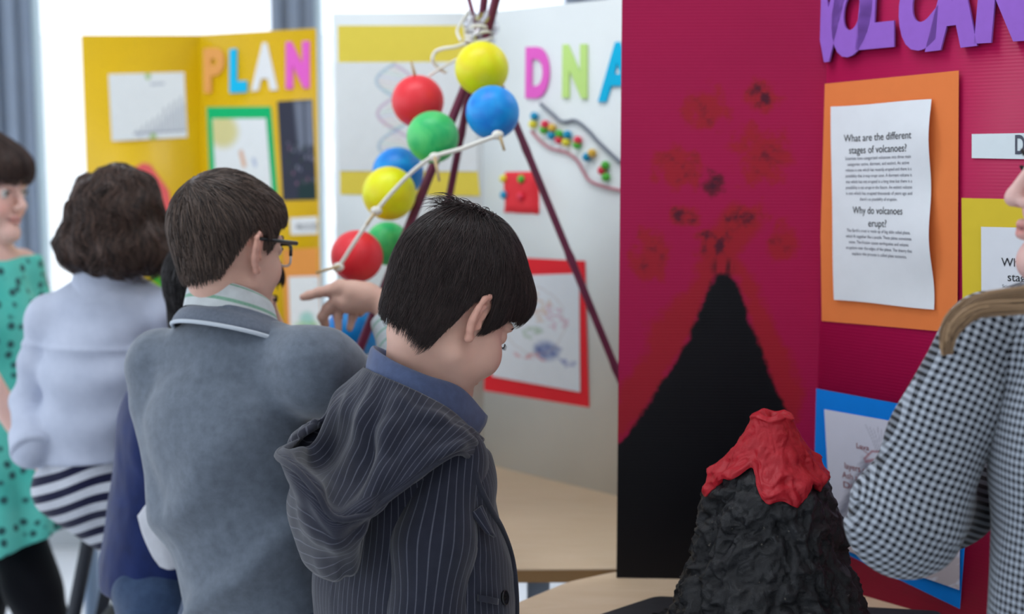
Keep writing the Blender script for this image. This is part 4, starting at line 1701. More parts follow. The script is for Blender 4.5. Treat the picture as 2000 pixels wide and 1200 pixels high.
class Figure:
    """One person: joints in world metres; the skin is a single continuous surface."""

    def __init__(s, name, label, foot, head, J, tint, hands=None, vox=0.0035, ears=True, jaw=1.0, smile=0.0, group=None, slim=1.0, plump=0.2):
        s.slim, s.plump = slim, plump
        s.e = thing('person', label, 'person', foot, group)
        s.h, s.J, s.tint = head, J, tint
        s.hands = hands or {}
        s.ears = ears
        s.smile = smile
        s.vox = vox
        s.name = name
        P = np.array(list(J.values()) + [head.o])
        s.lo = P.min(0) - 0.16
        s.hi = P.max(0) + 0.16
        s.lo[2] = 0.0

    def skull(s, L):
        d = head_field(L, smile=s.smile, plump=s.plump)
        if s.ears:
            near = np.abs(L[:, 1]) > 0.045
            e = np.full(len(L), 1.0)
            if near.any():
                q = L[near]
                ee = np.where(q[:, 1] > 0, ear_prims(q, 1), ear_prims(q, -1))
                e[near] = ee
            d = smin(d, e, 0.005)
        return d

    def field(s, P):
        J = s.J
        L = s.h.loc(P)
        far = np.linalg.norm(L, axis=1)
        d = (far - 0.13) * s.h.k
        nearh = far < 0.19
        if nearh.any():
            d[nearh] = s.skull(L[nearh]) * s.h.k
        nk = s.h.wld(V(-0.022, 0, -0.045))
        k = s.h.k
        nm = (nk + J['neck']) / 2
        d = smin(d, chain(P, [nk, nm, J['neck']], [0.047 * k, 0.043 * k, 0.050 * k], 0.01), 0.014)
        f = s.fwd
        tor = fcaps(P, J['neck'] - V(0, 0, 0.05), J['chest'], 0.070, 0.105 * s.slim, f, 0.7)
        tor = smin(tor, fcaps(P, J['chest'], J['pelvis'], 0.105 * s.slim, 0.105 * s.slim ** 2, f, 0.72), 0.03)
        d = smin(d, tor, 0.03)
        for a in 'LR':
            if 'sh' + a in J:
                d = smin(d, caps(P, J['neck'] - V(0, 0, 0.03), J['sh' + a], 0.040, 0.036), 0.02)
                d = smin(d, chain(P, [J['sh' + a], J['el' + a], J['wr' + a]], [0.035, 0.028, 0.020]), 0.012)
                if a in s.hands:
                    c = np.mean([x[1] for x in s.hands[a]], axis=0)
                    far = np.linalg.norm(P - c, axis=1)
                    hd = far - 0.13
                    nr_ = far < 0.17
                    if nr_.any():
                        Q = P[nr_]
                        h2 = None
                        for (p, q, r1, r2) in s.hands[a]:
                            x = caps(Q, p, q, r1, r2)
                            h2 = x if h2 is None else smin(h2, x, 0.004)
                        hd[nr_] = h2
                    d = smin(d, hd, 0.008)
            if 'hip' + a in J:
                d = smin(d, chain(P, [J['hip' + a], J['kn' + a], J['an' + a]], [0.062 * s.slim, 0.044 * s.slim, 0.028], 0.012), 0.02)
                toe = J['an' + a] + s.fwd * V(1, 1, 0) * 0.11 + V(0, 0, -0.030)
                d = smin(d, caps(P, J['an' + a] + V(0, 0, -0.02), toe, 0.024, 0.016), 0.014)
        return d

    def build_skin(s, m):
        s.body = solid('body', s.field, s.lo, s.hi, s.vox, m, s.e, cols={'tint': lambda v: skin_tint(s.h.loc(v), s.tint)})
        return s.body


def hairline(a, tab):
    return np.interp(a, [t[0] for t in tab], [t[1] for t in tab])


def hair_mesh(name, fr, base_f, region, m, parent, n, flow, seg=0.007, steps=9, width=0.0011, lift=(0.001, 0.004), seed=1, jit=0.004,
              cap_h=0.003, box=None, endjit=0.006, wave=0.0, extra_len=0.0, cap_in=0.003, clump=0.0, roots=None, shrink=1.0):
    """Hair: a soft cap over the skull plus strands that follow the surface; region(L) > 0 where hair grows."""
    rs = np.random.RandomState(seed)
    lo, hi = box if box else (V(-0.125, -0.10, -0.10), V(0.11, 0.10, 0.168))

    def capf(L):
        d = base_f(L)
        return smax(smax(d, -(d + 0.012), 0.001), -(region(L) - cap_in), 0.004)
    v, q = surface(capf, lo, hi, cap_h)
    capw = fr.wld(v)
    cap_sh = np.clip(0.35 + 0.3 * vnoise(v * V(160, 160, 30)), 0, 1)
    # roots scattered over the surface
    pts = []
    while sum(len(p) for p in pts) < n:
        d = rs.normal(size=(n, 3))
        d /= np.linalg.norm(d, axis=1)[:, None]
        p = V(-0.008, 0, 0.036) + d * 0.08
        for _ in range(8):
            g = grad(base_f, p)
            p = p - g * base_f(p)[:, None]
        ok = region(p) > (0.0 if roots is None else roots)
        pts.append(p[ok])
    p = np.concatenate(pts)[:n]
    K = steps + 1
    lf = rs.uniform(lift[0], lift[1], n)
    ej = rs.uniform(-endjit, endjit * 0.3, n)
    path = np.zeros((n, K, 3))
    path[:, 0] = p - grad(base_f, p) * 0.002
    alive = np.ones(n, bool)
    wid = np.ones((n, K))
    maxs = rs.uniform(0.55, 1.0, n) * steps
    jd = rs.normal(size=(n, 3)) * jit
    if clump:
        cid = np.floor(p * clump)
        jd = jd * 0.5 + np.stack([vnoise(cid * 1.7 + 11 * i) for i in range(3)], 1) * jit * 1.6
    ph = rs.uniform(0, 6.28, n)
    for k in range(1, K):
        g = grad(base_f, p)
        dr = flow(p)
        dr = dr + jd / 0.02
        dr = dr - g * np.sum(dr * g, 1)[:, None] * shrink
        dr /= np.linalg.norm(dr, axis=1)[:, None] + 1e-9
        nx = p + dr * seg
        tgt = lf * (k / steps) ** 0.7 + (wave * np.sin(k * 1.3 + ph) if wave else 0)
        dd = base_f(nx)
        if shrink > 0:
            nx = nx - g * (dd - tgt)[:, None] * shrink
        stop = (region(nx) < ej) | (k > maxs)
        alive &= ~stop
        p = np.where(alive[:, None], nx, p)
        path[:, k] = p
        wid[:, k] = np.where(alive, 1.0, 0.0)
    # taper by the count of live points
    cnt = wid.sum(1)
    kk = np.arange(K)[None, :]
    tp = np.clip((cnt[:, None] - kk) / np.maximum(cnt[:, None] * 0.6, 1), 0.08, 1.0)
    w = width * rs.uniform(0.7, 1.3, n)[:, None] * tp
    tan = np.gradient(path, axis=1)
    tan /= np.linalg.norm(tan, axis=2)[..., None] + 1e-9
    nrm = grad(base_f, path.reshape(-1, 3)).reshape(n, K, 3)
    side = np.cross(tan, nrm)
    side /= np.linalg.norm(side, axis=2)[..., None] + 1e-9
    a = path + side * w[..., None] * 0.5
    b = path - side * w[..., None] * 0.5
    c = path + nrm * w[..., None] * 0.55
    ring = np.stack([a, c, b], 2)                                    # n,K,3,3
    vs = fr.wld(ring.reshape(-1, 3))
    idx = np.arange(n * K * 3).reshape(n, K, 3)
    fs = []
    for i, j in ((0, 1), (1, 2), (2, 0)):
        f = np.stack([idx[:, :-1, i], idx[:, :-1, j], idx[:, 1:, j], idx[:, 1:, i]], -1)
        fs.append(f.reshape(-1, 4))
    # quads of ended strands collapse: drop them
    live = (np.arange(K - 1)[None, :] < np.maximum(cnt[:, None] - 1, 0)).reshape(-1)
    fs = np.concatenate([f[live] for f in fs])
    sh = np.repeat(rs.uniform(0, 1, n) ** 1.3, K * 3)
    V_ = np.concatenate([capw, vs])
    F_ = np.concatenate([q, fs + len(capw)])
    return mesh(name, V_, F_, m, parent, True, {'shade': np.concatenate([cap_sh, sh])})


def rot_to(h):
    return V(math.cos(math.radians(h)), math.sin(math.radians(h)), 0), V(-math.sin(math.radians(h)), math.cos(math.radians(h)), 0)


def limb_coord(P, pts, rs_ref=0.045, ref=None):
    """(around, along) of a limb chain in metres, for patterns that run along it; the seam lies on the side away from ref."""
    best = np.full(len(P), 1e9)
    uu = np.zeros(len(P))
    vv = np.zeros(len(P))
    acc = 0.0
    prev = None
    for a, b in zip(pts[:-1], pts[1:]):
        a, b = np.asarray(a), np.asarray(b)
        t = unit(b - a)
        r = unit((ref if prev is None else prev) - t * ((ref if prev is None else prev) @ t))
        prev = r
        c = np.cross(t, r)
        L = np.linalg.norm(b - a)
        q = P - a
        h = q @ t
        rad = q - np.outer(h, t)
        ang = np.arctan2(rad @ c, rad @ r)
        d = np.linalg.norm(q - np.outer(np.clip(h, 0, L), t), axis=1)
        m = d < best
        best = np.where(m, d, best)
        uu = np.where(m, ang * rs_ref, uu)
        vv = np.where(m, acc + h, vv)
        acc += L
    return uu, vv


def trousers(fig, m, r=(0.078, 0.060, 0.048), top=None, name='trousers', vox=0.005, attrs=None, ankle=0.05, slim=1.0):
    J = fig.J
    top = J['pelvis'] if top is None else top

    def f(P):
        d = fcaps(P, top, J['pelvis'], 0.112 * slim, 0.118 * slim, fig.fwd, 0.78)
        for a in 'LR':
            if 'hip' + a in J:
                d = smin(d, chain(P, [J['hip' + a], J['kn' + a], J['an' + a] + V(0, 0, 0.0)], list(r)), 0.03)
        d = d + 0.003 * np.sin(P[:, 2] * 60 + 3 * np.sin(P[:, 0] * 25))
        return smax(d, -(P[:, 2] - ankle), 0.004)
    return solid(name, f, fig.lo - 0.02, fig.hi + 0.02, vox, m, fig.e, attrs=attrs)


def shoes(fig, m):
    for a in 'LR':
        if 'an' + a not in fig.J:
            continue
        an = fig.J['an' + a]
        fw = unit(fig.fwd * V(1, 1, 0))

        def f(P, an=an, fw=fw):
            d = caps(P, V(an[0], an[1], 0.045) - fw * 0.03, V(an[0], an[1], 0.034) + fw * 0.13, 0.038, 0.030)
            d = smin(d, caps(P, an, an + V(0, 0, 0.02), 0.042), 0.02)
            return smax(d, -(P[:, 2] - 0.002), 0.003)
        c = V(an[0], an[1], 0.06)
        solid('shoe', f, c - V(0.22, 0.22, 0.08), c + V(0.22, 0.22, 0.10), 0.006, m, fig.e)


def legs(J, px, py, hd, hipw=0.075, drop=None, z_ank=0.07):
    """Standing legs under the pelvis."""
    f, l = rot_to(hd)
    pv = J['pelvis']
    for a, s in (('L', 1), ('R', -1)):
        J['hip' + a] = pv + l * s * hipw + V(0, 0, -0.04)
        J['kn' + a] = V(*(pv[:2] + l[:2] * s * hipw * 1.0 + f[:2] * 0.02), pv[2] * 0.54)
        J['an' + a] = V(*(pv[:2] + l[:2] * s * hipw * 1.05 - f[:2] * 0.01), z_ank)
    return J


M_shoe = mat('dark_shoe', (40, 40, 46), rough=0.6)
M_jeans = cloth_mat('blue_jeans', (44, 62, 92), (60, 80, 110), mott=(60, 0.2))

# ================================================================== the boy in the striped hooded jacket (in focus)
def side_pts(J, hd, sh=0.135, drop=0.045):
    f, l = rot_to(hd)
    nb = J['neck']
    J['shL'] = nb + l * sh - V(0, 0, drop)
    J['shR'] = nb - l * sh - V(0, 0, drop)
    return J


HEAD_TAB = [(0, .030), (.45, .030), (.75, .018), (.95, -.010), (1.12, -.020), (1.30, .012), (1.45, .036), (1.75, .034), (2.0, .000), (2.25, -.040), (2.6, -.066), (3.15, -.072)]


def boy_region(tab, soft=1.0, left=0.0):
    def reg(L):
        a = np.arctan2(np.abs(L[:, 1]), L[:, 0] + 0.012)
        return (L[:, 2] - hairline(a, tab) - left * np.clip(L[:, 1] / 0.04, 0, 1) * np.clip((a - 1.4) / 0.3, 0, 1)) * soft
    return reg


def scalp(extra, fringe=0.0, back=0.0, nape=1.0, top=0.0):
    def f(L):
        d = ell(L, V(-0.0075, 0, 0.036 + top / 2), V(0.0878 + extra, 0.0720 + extra, 0.0835 + extra + top / 2))
        if nape:
            d = smin(d, ell(L, V(-0.040 + 0.010 * (1 - nape) * 3, 0, -0.035), V((0.046 + extra * 0.6) * nape, (0.050 + extra * 0.6) * nape, 0.055)), 0.03)
        if fringe:
            d = smin(d, ell(L, V(0.050, 0, 0.058), V(0.045 + fringe, 0.056 + extra * 0.5, 0.045)), 0.02)
        if back:
            d = smin(d, ell(L, V(-0.055, 0, 0.045), V(0.050 + back, 0.060 + extra, 0.060)), 0.03)
        return d
    return f


# --- joints
BH = 33.0
J = {'neck': at(818, 752, 1.735), 'chest': at(796, 960, 1.735), 'pelvis': at(800, 1330, 1.735)}
J['shR'] = at(862, 915, 1.672)
J['shL'] = at(756, 800, 1.875)
J['elR'] = at(838, 1225, 1.605)
J['elL'] = at(800, 1120, 1.93)
J['wrR'] = at(965, 1330, 1.64)
J['wrL'] = at(960, 1290, 1.86)
legs(J, 800, 1330, BH, 0.07)
bh = Frame(at(875, 609, 1.735), 40, 33, 0, 0.985)
f33, l33 = rot_to(BH)
hR = hand_parts(J['wrR'], unit(V(0.7, 0.55, -0.35)), V(-0.2, 0.2, -1), 1, 0.85)
hL = hand_parts(J['wrL'], unit(V(0.8, 0.1, -0.45)), V(0, -0.3, -1), -1, 0.85)
B_ = Figure('striped boy', 'boy in a dark pinstriped hooded jacket looking down, standing in front of the white board', (J['pelvis'][0], J['pelvis'][1], 0), bh, J, (224, 180, 162), {'R': hR, 'L': hL}, 0.0028, plump=0.9)
B_.fwd = f33
M_skin = skin_mat('skin', (224, 180, 162))
B_.build_skin(M_skin)
eyes_and_brows(bh, None, B_.body, 0.2)

# hair: dark, short, brushed down from the crown
M_hair_dark = hair_mat('dark_brown_hair', (32, 26, 27), (70, 56, 54), 0.38)
whorl = V(-0.048, -0.004, 0.124)


def flow_boy(p):
    d = p - whorl
    d /= np.linalg.norm(d, axis=1)[:, None] + 1e-9
    w = np.clip((p[:, 2] - 0.02) / 0.10, 0, 1)[:, None]
    dn = np.tile(V(0.10, 0, -1.0), (len(p), 1))
    dn[:, 0] = np.where(p[:, 0] > 0.03, 0.35, np.where(p[:, 0] < -0.05, 0.05, 0.12))
    return d * (0.35 + 0.65 * w) + dn * (0.85 - 0.55 * w)


BTAB = [(0, .034), (.30, .034), (.55, .036), (.80, .024), (.98, -.006), (1.15, -.016), (1.32, .016), (1.5, .034), (1.70, .014), (1.82, -.022), (2.02, -.062), (2.25, -.074), (2.55, -.066), (3.15, -.056)]
hair_mesh('hair', bh, scalp(0.0085, 0.018, 0.0, 0.92, 0.016), boy_region(BTAB, 1.0, 0.032), M_hair_dark, B_.e, 26000, flow_boy, seg=0.0072, steps=10, width=0.0009,
          lift=(0.0003, 0.0055), seed=4, jit=0.0038, endjit=0.011, clump=85, cap_in=0.006, cap_h=0.0028)
# short tufts that stand up at the crown
rs = np.random.RandomState(12)
b = MB()
tsh = []
for i in range(420):
    r0 = whorl + V(rs.normal() * 0.013 + 0.004, rs.normal() * 0.020, 0.0035)
    dr = unit(V(-0.85 + rs.normal() * 0.35, rs.normal() * 0.45, rs.uniform(0.15, 0.55)))
    L_ = rs.uniform(0.016, 0.040)
    pts = [r0 + dr * L_ * t + V(0, 0, -0.022 * t * t) for t in (0, 0.25, 0.5, 0.75, 1.0)]
    n0 = b.n
    b.tube([bh.wld(p) for p in pts], [0.00055, 0.00055, 0.00045, 0.0003, 0.0001], 3)
    tsh += [rs.uniform(0, 1)] * (b.n - n0)
tuft = mesh('hair_tufts', np.concatenate(b.v), b.f, M_hair_dark, B_.e, True, {'shade': tsh})

# jacket
JK = (40, 42, 55)
JL = (88, 90, 102)
M_pin = stripe_mat('pinstripe_jersey', JK, JL, 0.0096, 0.0009, 'u', 0.05)
M_plain = cloth_mat('charcoal_jersey', (48, 50, 62), mott=(50, 0.1))


def foldnoise(P, s=1.0):
    q = P + 0.03 * np.stack([np.sin(P[:, 1] * 31 + P[:, 2] * 9), np.sin(P[:, 2] * 23 + P[:, 0] * 17), np.sin(P[:, 0] * 27 + P[:, 1] * 11)], 1)
    return s * fbm(q * V(9, 9, 5.5), 3, 0.5)


NO_P = at(880, 838, 1.672)
NO_N = unit(np.cross(at(930, 862, 1.745) - NO_P, at(725, 742, 1.672) - NO_P))
NO_N = NO_N if NO_N[2] > 0 else -NO_N


def jacket_f(P):
    J = B_.J
    d = fcaps(P, J['neck'] - V(0, 0, 0.105), J['chest'] - V(0, 0, 0.02), 0.100, 0.138, f33, 0.72)
    d = smin(d, fcaps(P, J['chest'], at(806, 1150, 1.735), 0.140, 0.158, f33, 0.74), 0.03)
    d = smin(d, fcaps(P, at(806, 1150, 1.735), at(806, 1330, 1.735), 0.158, 0.160, f33, 0.76), 0.03)
    d = smin(d, caps(P, J['neck'] - V(0, 0, 0.072), J['shR'] + V(0, 0, -0.02), 0.050, 0.052), 0.03)
    d = smin(d, caps(P, J['neck'] - V(0, 0, 0.055), J['shL'] + V(0, 0, -0.02), 0.052, 0.052), 0.03)
    d = d + 0.008 * foldnoise(P)
    # hem
    d = smax(d, -(P[:, 2] - (J['pelvis'][2] - 0.06)), 0.006)
    # neck opening along the foot of the collar
    return smax(d, (P - NO_P) @ NO_N - 0.001, 0.004)


def jack_u(P):
    q = P - B_.J['chest']
    return np.arctan2(-(q @ l33), (q @ f33) * 1.25) * 0.135 + 0.5 + 0.006 * np.sin(P[:, 2] * 22)


jk = solid('jacket', jacket_f, B_.lo - 0.03, B_.hi + 0.03, 0.0042, M_pin, B_.e, attrs={'u': jack_u})


def sleeve_builder(fig, name, pts, rad, m, parent, ref, amp=0.005, vox=0.004, cuff=0.012, extra=None, per_ref=0.05, fold=42.0, flat=False, cpts=None):
    pts = [np.asarray(p) for p in pts]

    def f(P):
        d = chain(P, pts, rad, 0.02)
        u, v = limb_coord(P, pts, 1.0, ref)
        d = d + amp * np.sin(v * fold + 1.6 * np.sin(u * 1.5 + v * 20) + 0.8) * 0.6 + amp * foldnoise(P, 1.2)
        if extra is not None:
            d = extra(P, d)
        e = unit(pts[-1] - pts[-2])
        return smax(d, (P - pts[-1]) @ e - cuff, 0.003)
    lo = np.min(pts, 0) - 0.10
    hi = np.max(pts, 0) + 0.10
    cp = pts if cpts is None else cpts
    at2 = {'u': lambda v: limb_coord(v, cp, per_ref, ref)[0], 'v': lambda v: limb_coord(v, cp, per_ref, ref)[1]}
    if flat:
        r = max(rad) + 0.012
        at2 = {'u': lambda v: limb_flat(v, pts[0], pts[1], r)[0] + 0.3 * amp * np.sin(v[:, 2] * 60), 'v': lambda v: limb_flat(v, pts[0], pts[1], r)[1] + 0.3 * amp * np.sin(v[:, 0] * 70)}
    return solid(name, f, lo, hi, vox, m, parent, attrs=at2)


sleeve_builder(B_, 'sleeve', [at(876, 905, 1.665), at(846, 1060, 1.615), J['elR'], J['wrR']], [0.050, 0.0475, 0.050, 0.038], M_pin, B_.e, V(0, -1, 0.2), 0.0035, 0.0038, fold=30, cpts=[at(876, 905, 1.665), J['elR'], J['wrR']])
sleeve_builder(B_, 'sleeve', [J['shL'], J['elL'], J['wrL']], [0.054, 0.050, 0.038], M_pin, B_.e, V(0, 1, 0.2), 0.004, 0.005)

# hood lying on the back and the near shoulder: columns from the front right round the back to the front left
HC = [
    [(932, 853, 1.715), (940, 862, 1.69), (939, 876, 1.665), (924, 899, 1.650), (918, 896, 1.73), (912, 886, 1.79)],
    [(884, 806, 1.655), (902, 832, 1.632), (908, 858, 1.612), (890, 886, 1.597), (884, 878, 1.69), (880, 866, 1.75)],
    [(826, 772, 1.630), (840, 815, 1.604), (836, 872, 1.582), (808, 938, 1.566), (800, 940, 1.60), (795, 905, 1.67)],
    [(780, 750, 1.635), (778, 810, 1.597), (764, 890, 1.568), (738, 987, 1.546), (728, 1004, 1.565), (730, 965, 1.62)],
    [(748, 736, 1.650), (726, 810, 1.602), (706, 902, 1.580), (692, 1011, 1.528), (697, 1062, 1.540), (700, 1108, 1.590)],
    [(730, 728, 1.670), (696, 805, 1.622), (666, 912, 1.622), (651, 1016, 1.512), (652, 1082, 1.522), (668, 1126, 1.585)],
    [(718, 722, 1.690), (674, 798, 1.652), (634, 896, 1.660), (606, 962, 1.528), (602, 1052, 1.538), (640, 1124, 1.60)],
    [(712, 720, 1.712), (660, 788, 1.682), (606, 872, 1.692), (568, 914, 1.565), (574, 1010, 1.572), (606, 1096, 1.63)],
    [(713, 718, 1.740), (656, 783, 1.722), (600, 850, 1.722), (552, 889, 1.625), (564, 970, 1.650), (590, 1060, 1.68)],
    [(722, 716, 1.780), (680, 758, 1.768), (632, 818, 1.745), (577, 868, 1.702), (584, 930, 1.735), (612, 1005, 1.755)],
    [(762, 735, 1.820), (738, 763, 1.835), (700, 798, 1.838), (642, 830, 1.806), (655, 865, 1.825), (690, 905, 1.825)],
    [(855, 790, 1.840), (850, 800, 1.855), (838, 812, 1.868), (800, 832, 1.884), (800, 850, 1.875), (800, 862, 1.855)],
]
cc_ = np.array([[at(*p) for p in c] for c in HC])                     # ncol, 6, 3
NC, NR = 110, 64
g1 = catmull(cc_, NC)                                                 # NC,6,3
g2 = np.transpose(catmull(np.transpose(g1, (1, 0, 2)), NR), (1, 0, 2))   # NC,NR,3
ci = np.linspace(0, 11, NC)[:, None] * np.ones((1, NR))
vj = np.ones((NC, 1)) * np.linspace(0, 5, NR)[None, :]
du = np.gradient(g2, axis=0)
dv = np.gradient(g2, axis=1)
nr = np.cross(du, dv)
nr /= np.linalg.norm(nr, axis=2)[..., None] + 1e-9
inner = np.clip(vj / 1.2, 0, 1) * np.clip((3.0 - vj) / 0.8, 0, 1)
fold_ = np.sin(ci * 3.4 - vj * 1.7 + 0.8 * np.sin(ci * 1.3 + vj)) * inner * 0.0075 * np.clip((ci - 2.0) / 1.5, 0, 1) * np.clip((10 - ci) / 2, 0, 1)
fold_ += np.sin(vj * 3.2 + ci * 0.7) * 0.0050 * np.clip((vj - 3.2) / 0.6, 0, 1) * np.clip((ci - 3.4) / 1, 0, 1)
fold_ += 0.004 * vnoise(np.stack([ci.ravel() * 1.7, vj.ravel() * 2.1, 0 * ci.ravel()], 1)).reshape(NC, NR) * np.clip(vj, 0, 1)
rim_ = (np.exp(-((vj - 2.95) / 0.18) ** 2) * 0.008 - np.exp(-((vj - 1.9) / 0.5) ** 2) * 0.012 - np.exp(-((vj - 3.5) / 0.25) ** 2) * 0.006) * np.clip((ci - 2.5) / 1.5, 0, 1) * np.clip((10 - ci) / 1.5, 0, 1)
g3 = g2 + nr * (fold_ + rim_)[..., None]
w_ = np.clip((vj - 2.7) / 0.8, 0, 1)
hu = (ci * 0.040 - vj * 0.024) * (1 - w_) + (ci * 0.010 - 0.024 * 2.7 - (vj - 2.7) * 0.048) * w_
hood = mesh('hood', g3.reshape(-1, 3), grid_faces(NC, NR), M_pin, B_.e, True, {'u': hu.ravel()})
sol = hood.modifiers.new('thickness', 'SOLIDIFY')
sol.thickness = 0.0035
sol.offset = 0
hood['label'] = 'hood lying open on the back'
# rolled hem of the hood opening
b = MB()
ri = int(round(3.0 / 5 * (NR - 1)))
b.tube(g3[:, ri, :] + nr[:, ri, :] * 0.001, 0.0042, 8)
b.build('hood_hem', M_plain, hood, True)

# collar of the blue polo shirt: inside, top edge, outside
M_polo = cloth_mat('blue_grey_pique', (82, 96, 132), (72, 84, 116), weave=1100, mott=(80, 0.1), bump=0.5)
CL = [
    [(940, 842, 1.765), (950, 815, 1.755), (951, 818, 1.748), (946, 832, 1.742), (928, 858, 1.738)],
    [(890, 800, 1.715), (898, 763, 1.700), (901, 764, 1.690), (896, 800, 1.678), (888, 836, 1.668)],
    [(830, 772, 1.676), (832, 738, 1.664), (832, 738, 1.652), (832, 768, 1.640), (832, 797, 1.628)],
    [(778, 745, 1.684), (775, 713, 1.672), (773, 713, 1.660), (771, 740, 1.648), (770, 768, 1.638)],
    [(745, 722, 1.710), (739, 690, 1.702), (734, 690, 1.694), (729, 715, 1.682), (725, 740, 1.672)],
    [(738, 715, 1.745), (732, 682, 1.742), (725, 681, 1.740), (719, 702, 1.730), (714, 728, 1.722)],
    [(752, 716, 1.785), (744, 684, 1.788), (738, 683, 1.795), (730, 705, 1.800), (724, 730, 1.800)],
    [(810, 745, 1.805), (806, 715, 1.812), (804, 714, 1.822), (800, 745, 1.832), (796, 770, 1.838)],
    [(880, 800, 1.805), (884, 768, 1.812), (885, 768, 1.822), (884, 800, 1.832), (880, 830, 1.838)],
    [(930, 850, 1.800), (938, 825, 1.802), (940, 828, 1.806), (936, 842, 1.810), (922, 862, 1.812)],
]
cl = np.array([[at(*p) for p in c] for c in CL])
g1 = catmull(cl, 80)
g2 = np.transpose(catmull(np.transpose(g1, (1, 0, 2)), 26), (1, 0, 2))
pc = mesh('polo_collar', g2.reshape(-1, 3), grid_faces(80, 26), M_polo, B_.e)
sol = pc.modifiers.new('thickness', 'SOLIDIFY')
sol.thickness = 0.002
sol.offset = 0
pc['label'] = 'blue grey polo shirt collar'

# front edge of the jacket, pocket flap, welt pocket and button, each found on the jacket's surface
def on_cloth(f, px, py, off=0.0, y0=1.45, y1=2.1):
    p0, p1 = at(px, py, y0), at(px, py, y1)
    ts = np.linspace(0, 1, 600)
    P = p0 + (p1 - p0) * ts[:, None]
    d = f(P)
    k = int(np.argmax(d < off)) if (d < off).any() else int(np.argmin(d))
    return P[k]


fe = catmull(np.array([on_cloth(jacket_f, *p, 0.001) for p in [(926, 902), (934, 945), (955, 990), (980, 1035), (998, 1085), (1006, 1140), (1008, 1210), (1002, 1290)]]), 60)
b = MB()
b.tube(fe, 0.0045, 8)
b.build('front_edge', M_plain, B_.e, True)
M_btn = mat('black_button', (22, 22, 26), rough=0.35, spec=0.5)
bp = on_cloth(jacket_f, 986, 1168, 0.0015)
bn = grad(jacket_f, bp[None])[0]
bt_ = unit(np.cross(V(0, 0, 1), bn))
bu_ = np.cross(bn, bt_)
b = MB()
for r, o, n in ((0.0092, 0.0, 24),):
    prof = [(0.0, -0.001), (0.0092, -0.001), (0.0092, 0.0018), (0.0078, 0.0024), (0.0062, 0.0014), (0.0, 0.0012)]
    vs = []
    for rr_, oo in prof:
        for k in range(24):
            a = 2 * math.pi * k / 24
            vs.append(bp + bt_ * rr_ * math.cos(a) + bu_ * rr_ * math.sin(a) + bn * oo)
    b.add(vs, [tuple(q) for q in grid_faces(6, 24)] + [(i * 24 + 23, (i + 1) * 24 + 23, (i + 1) * 24, i * 24) for i in range(5)])
btn = b.build('button', M_btn, B_.e, True)
M_hole = mat('button_hole', (8, 8, 10), rough=0.8)
for sx in (-1, 1):
    for sy in (-1, 1):
        b = MB()
        b.sphere(bp + bt_ * 0.0021 * sx + bu_ * 0.0021 * sy + bn * 0.0012, 0.0009, 8, 6)
        b.build('button_hole', M_hole, btn, True)


def flap(name, corners, th, m, parent):
    c = np.array([on_cloth(jacket_f, p[0], p[1], p[2]) for p in corners])
    nn = 10
    S, T = np.meshgrid(np.linspace(0, 1, nn), np.linspace(0, 1, nn), indexing='ij')
    p = bil(c, S.ravel(), T.ravel())
    n = unit(np.cross(c[1] - c[0], c[3] - c[0]))
    if n[1] > 0:
        n = -n
    p = p + n * (0.003 * np.sin(np.pi * S.ravel()))[:, None]
    o = mesh(name, p, grid_faces(nn, nn), m, parent, True, {'u': S.ravel() * np.linalg.norm(c[1] - c[0])})
    sl = o.modifiers.new('thickness', 'SOLIDIFY')
    sl.thickness = th
    sl.offset = 0
    return o


flap('pocket_flap', [(918, 1004, 0.004), (940, 988, 0.004), (966, 1050, 0.012), (950, 1044, 0.012)], 0.004, M_pin, B_.e)
flap('welt_pocket', [(934, 1162, 0.003), (972, 1170, 0.003), (971, 1182, 0.003), (934, 1175, 0.003)], 0.004, M_plain, B_.e)
trousers(B_, M_jeans)
shoes(B_, M_shoe)

# ================================================================== the boy in the grey sweater, pointing
GH = 58.0
f_, l_ = rot_to(GH)
GY = 1.97
J = {'neck': at(458, 622, GY), 'chest': at(446, 840, GY), 'pelvis': at(512, 1215, GY + 0.01)}
J['shL'] = at(318, 715, 2.02)
J['shR'] = at(612, 726, 1.90)
J['elL'] = at(344, 955, 1.98)
J['wrL'] = at(420, 1070, 2.16)
J['elR'] = at(842, 826, 2.06)
J['wrR'] = at(752, 596, 2.20)
J['pelvis'][2] = 0.69
legs(J, 0, 0, GH, 0.072)
gh = Frame(at(445, 488, GY), 54, 6, -2, 0.93)


def pix_hand(chains, Y):
    out = []
    for ch in chains:
        pts = [at(p[0], p[1], Y + (p[3] if len(p) > 3 else 0)) for p in ch]
        for i in range(len(pts) - 1):
            out.append((pts[i], pts[i + 1], ch[i][2], ch[i + 1][2]))
    return out


# the right hand: index finger out to the left, the others hanging, thumb side up
hR = pix_hand([
    [(752, 596, .021), (722, 580, .0215), (690, 574, .022)],
    [(722, 584, .021), (678, 590, .020)],
    [(715, 572, .018), (664, 564, .015), (645, 568, .0105), (622, 572, .0082, -.01), (604, 577, .0074, -.012), (592, 581, .0062, -.014)],
    [(700, 590, .017), (662, 585, .0125), (642, 602, .0098, .004), (630, 619, .0086, .006), (635, 634, .0074, .016)],
    [(695, 592, .015), (664, 598, .0100, .008), (660, 618, .0074, .006), (661, 646, .0056, .002)],
    [(708, 594, .015), (692, 600, .0095, .016), (689, 618, .0072, .014), (683, 642, .0056, .010)],
    [(722, 590, .014), (712, 596, .0085, .030), (708, 606, .0066, .036), (702, 614, .0056, .040)],
], 2.20)
hL = hand_parts(J['wrL'], unit(V(0.7, 0.6, 0.1)), V(0, 0, -1), 1, 0.85)
G_ = Figure('grey boy', 'boy with glasses in a grey sweater pointing at the ball model with his right hand', (J['pelvis'][0], J['pelvis'][1], 0), gh, J, (224, 180, 162), {'R': hR, 'L': hL}, 0.0034)
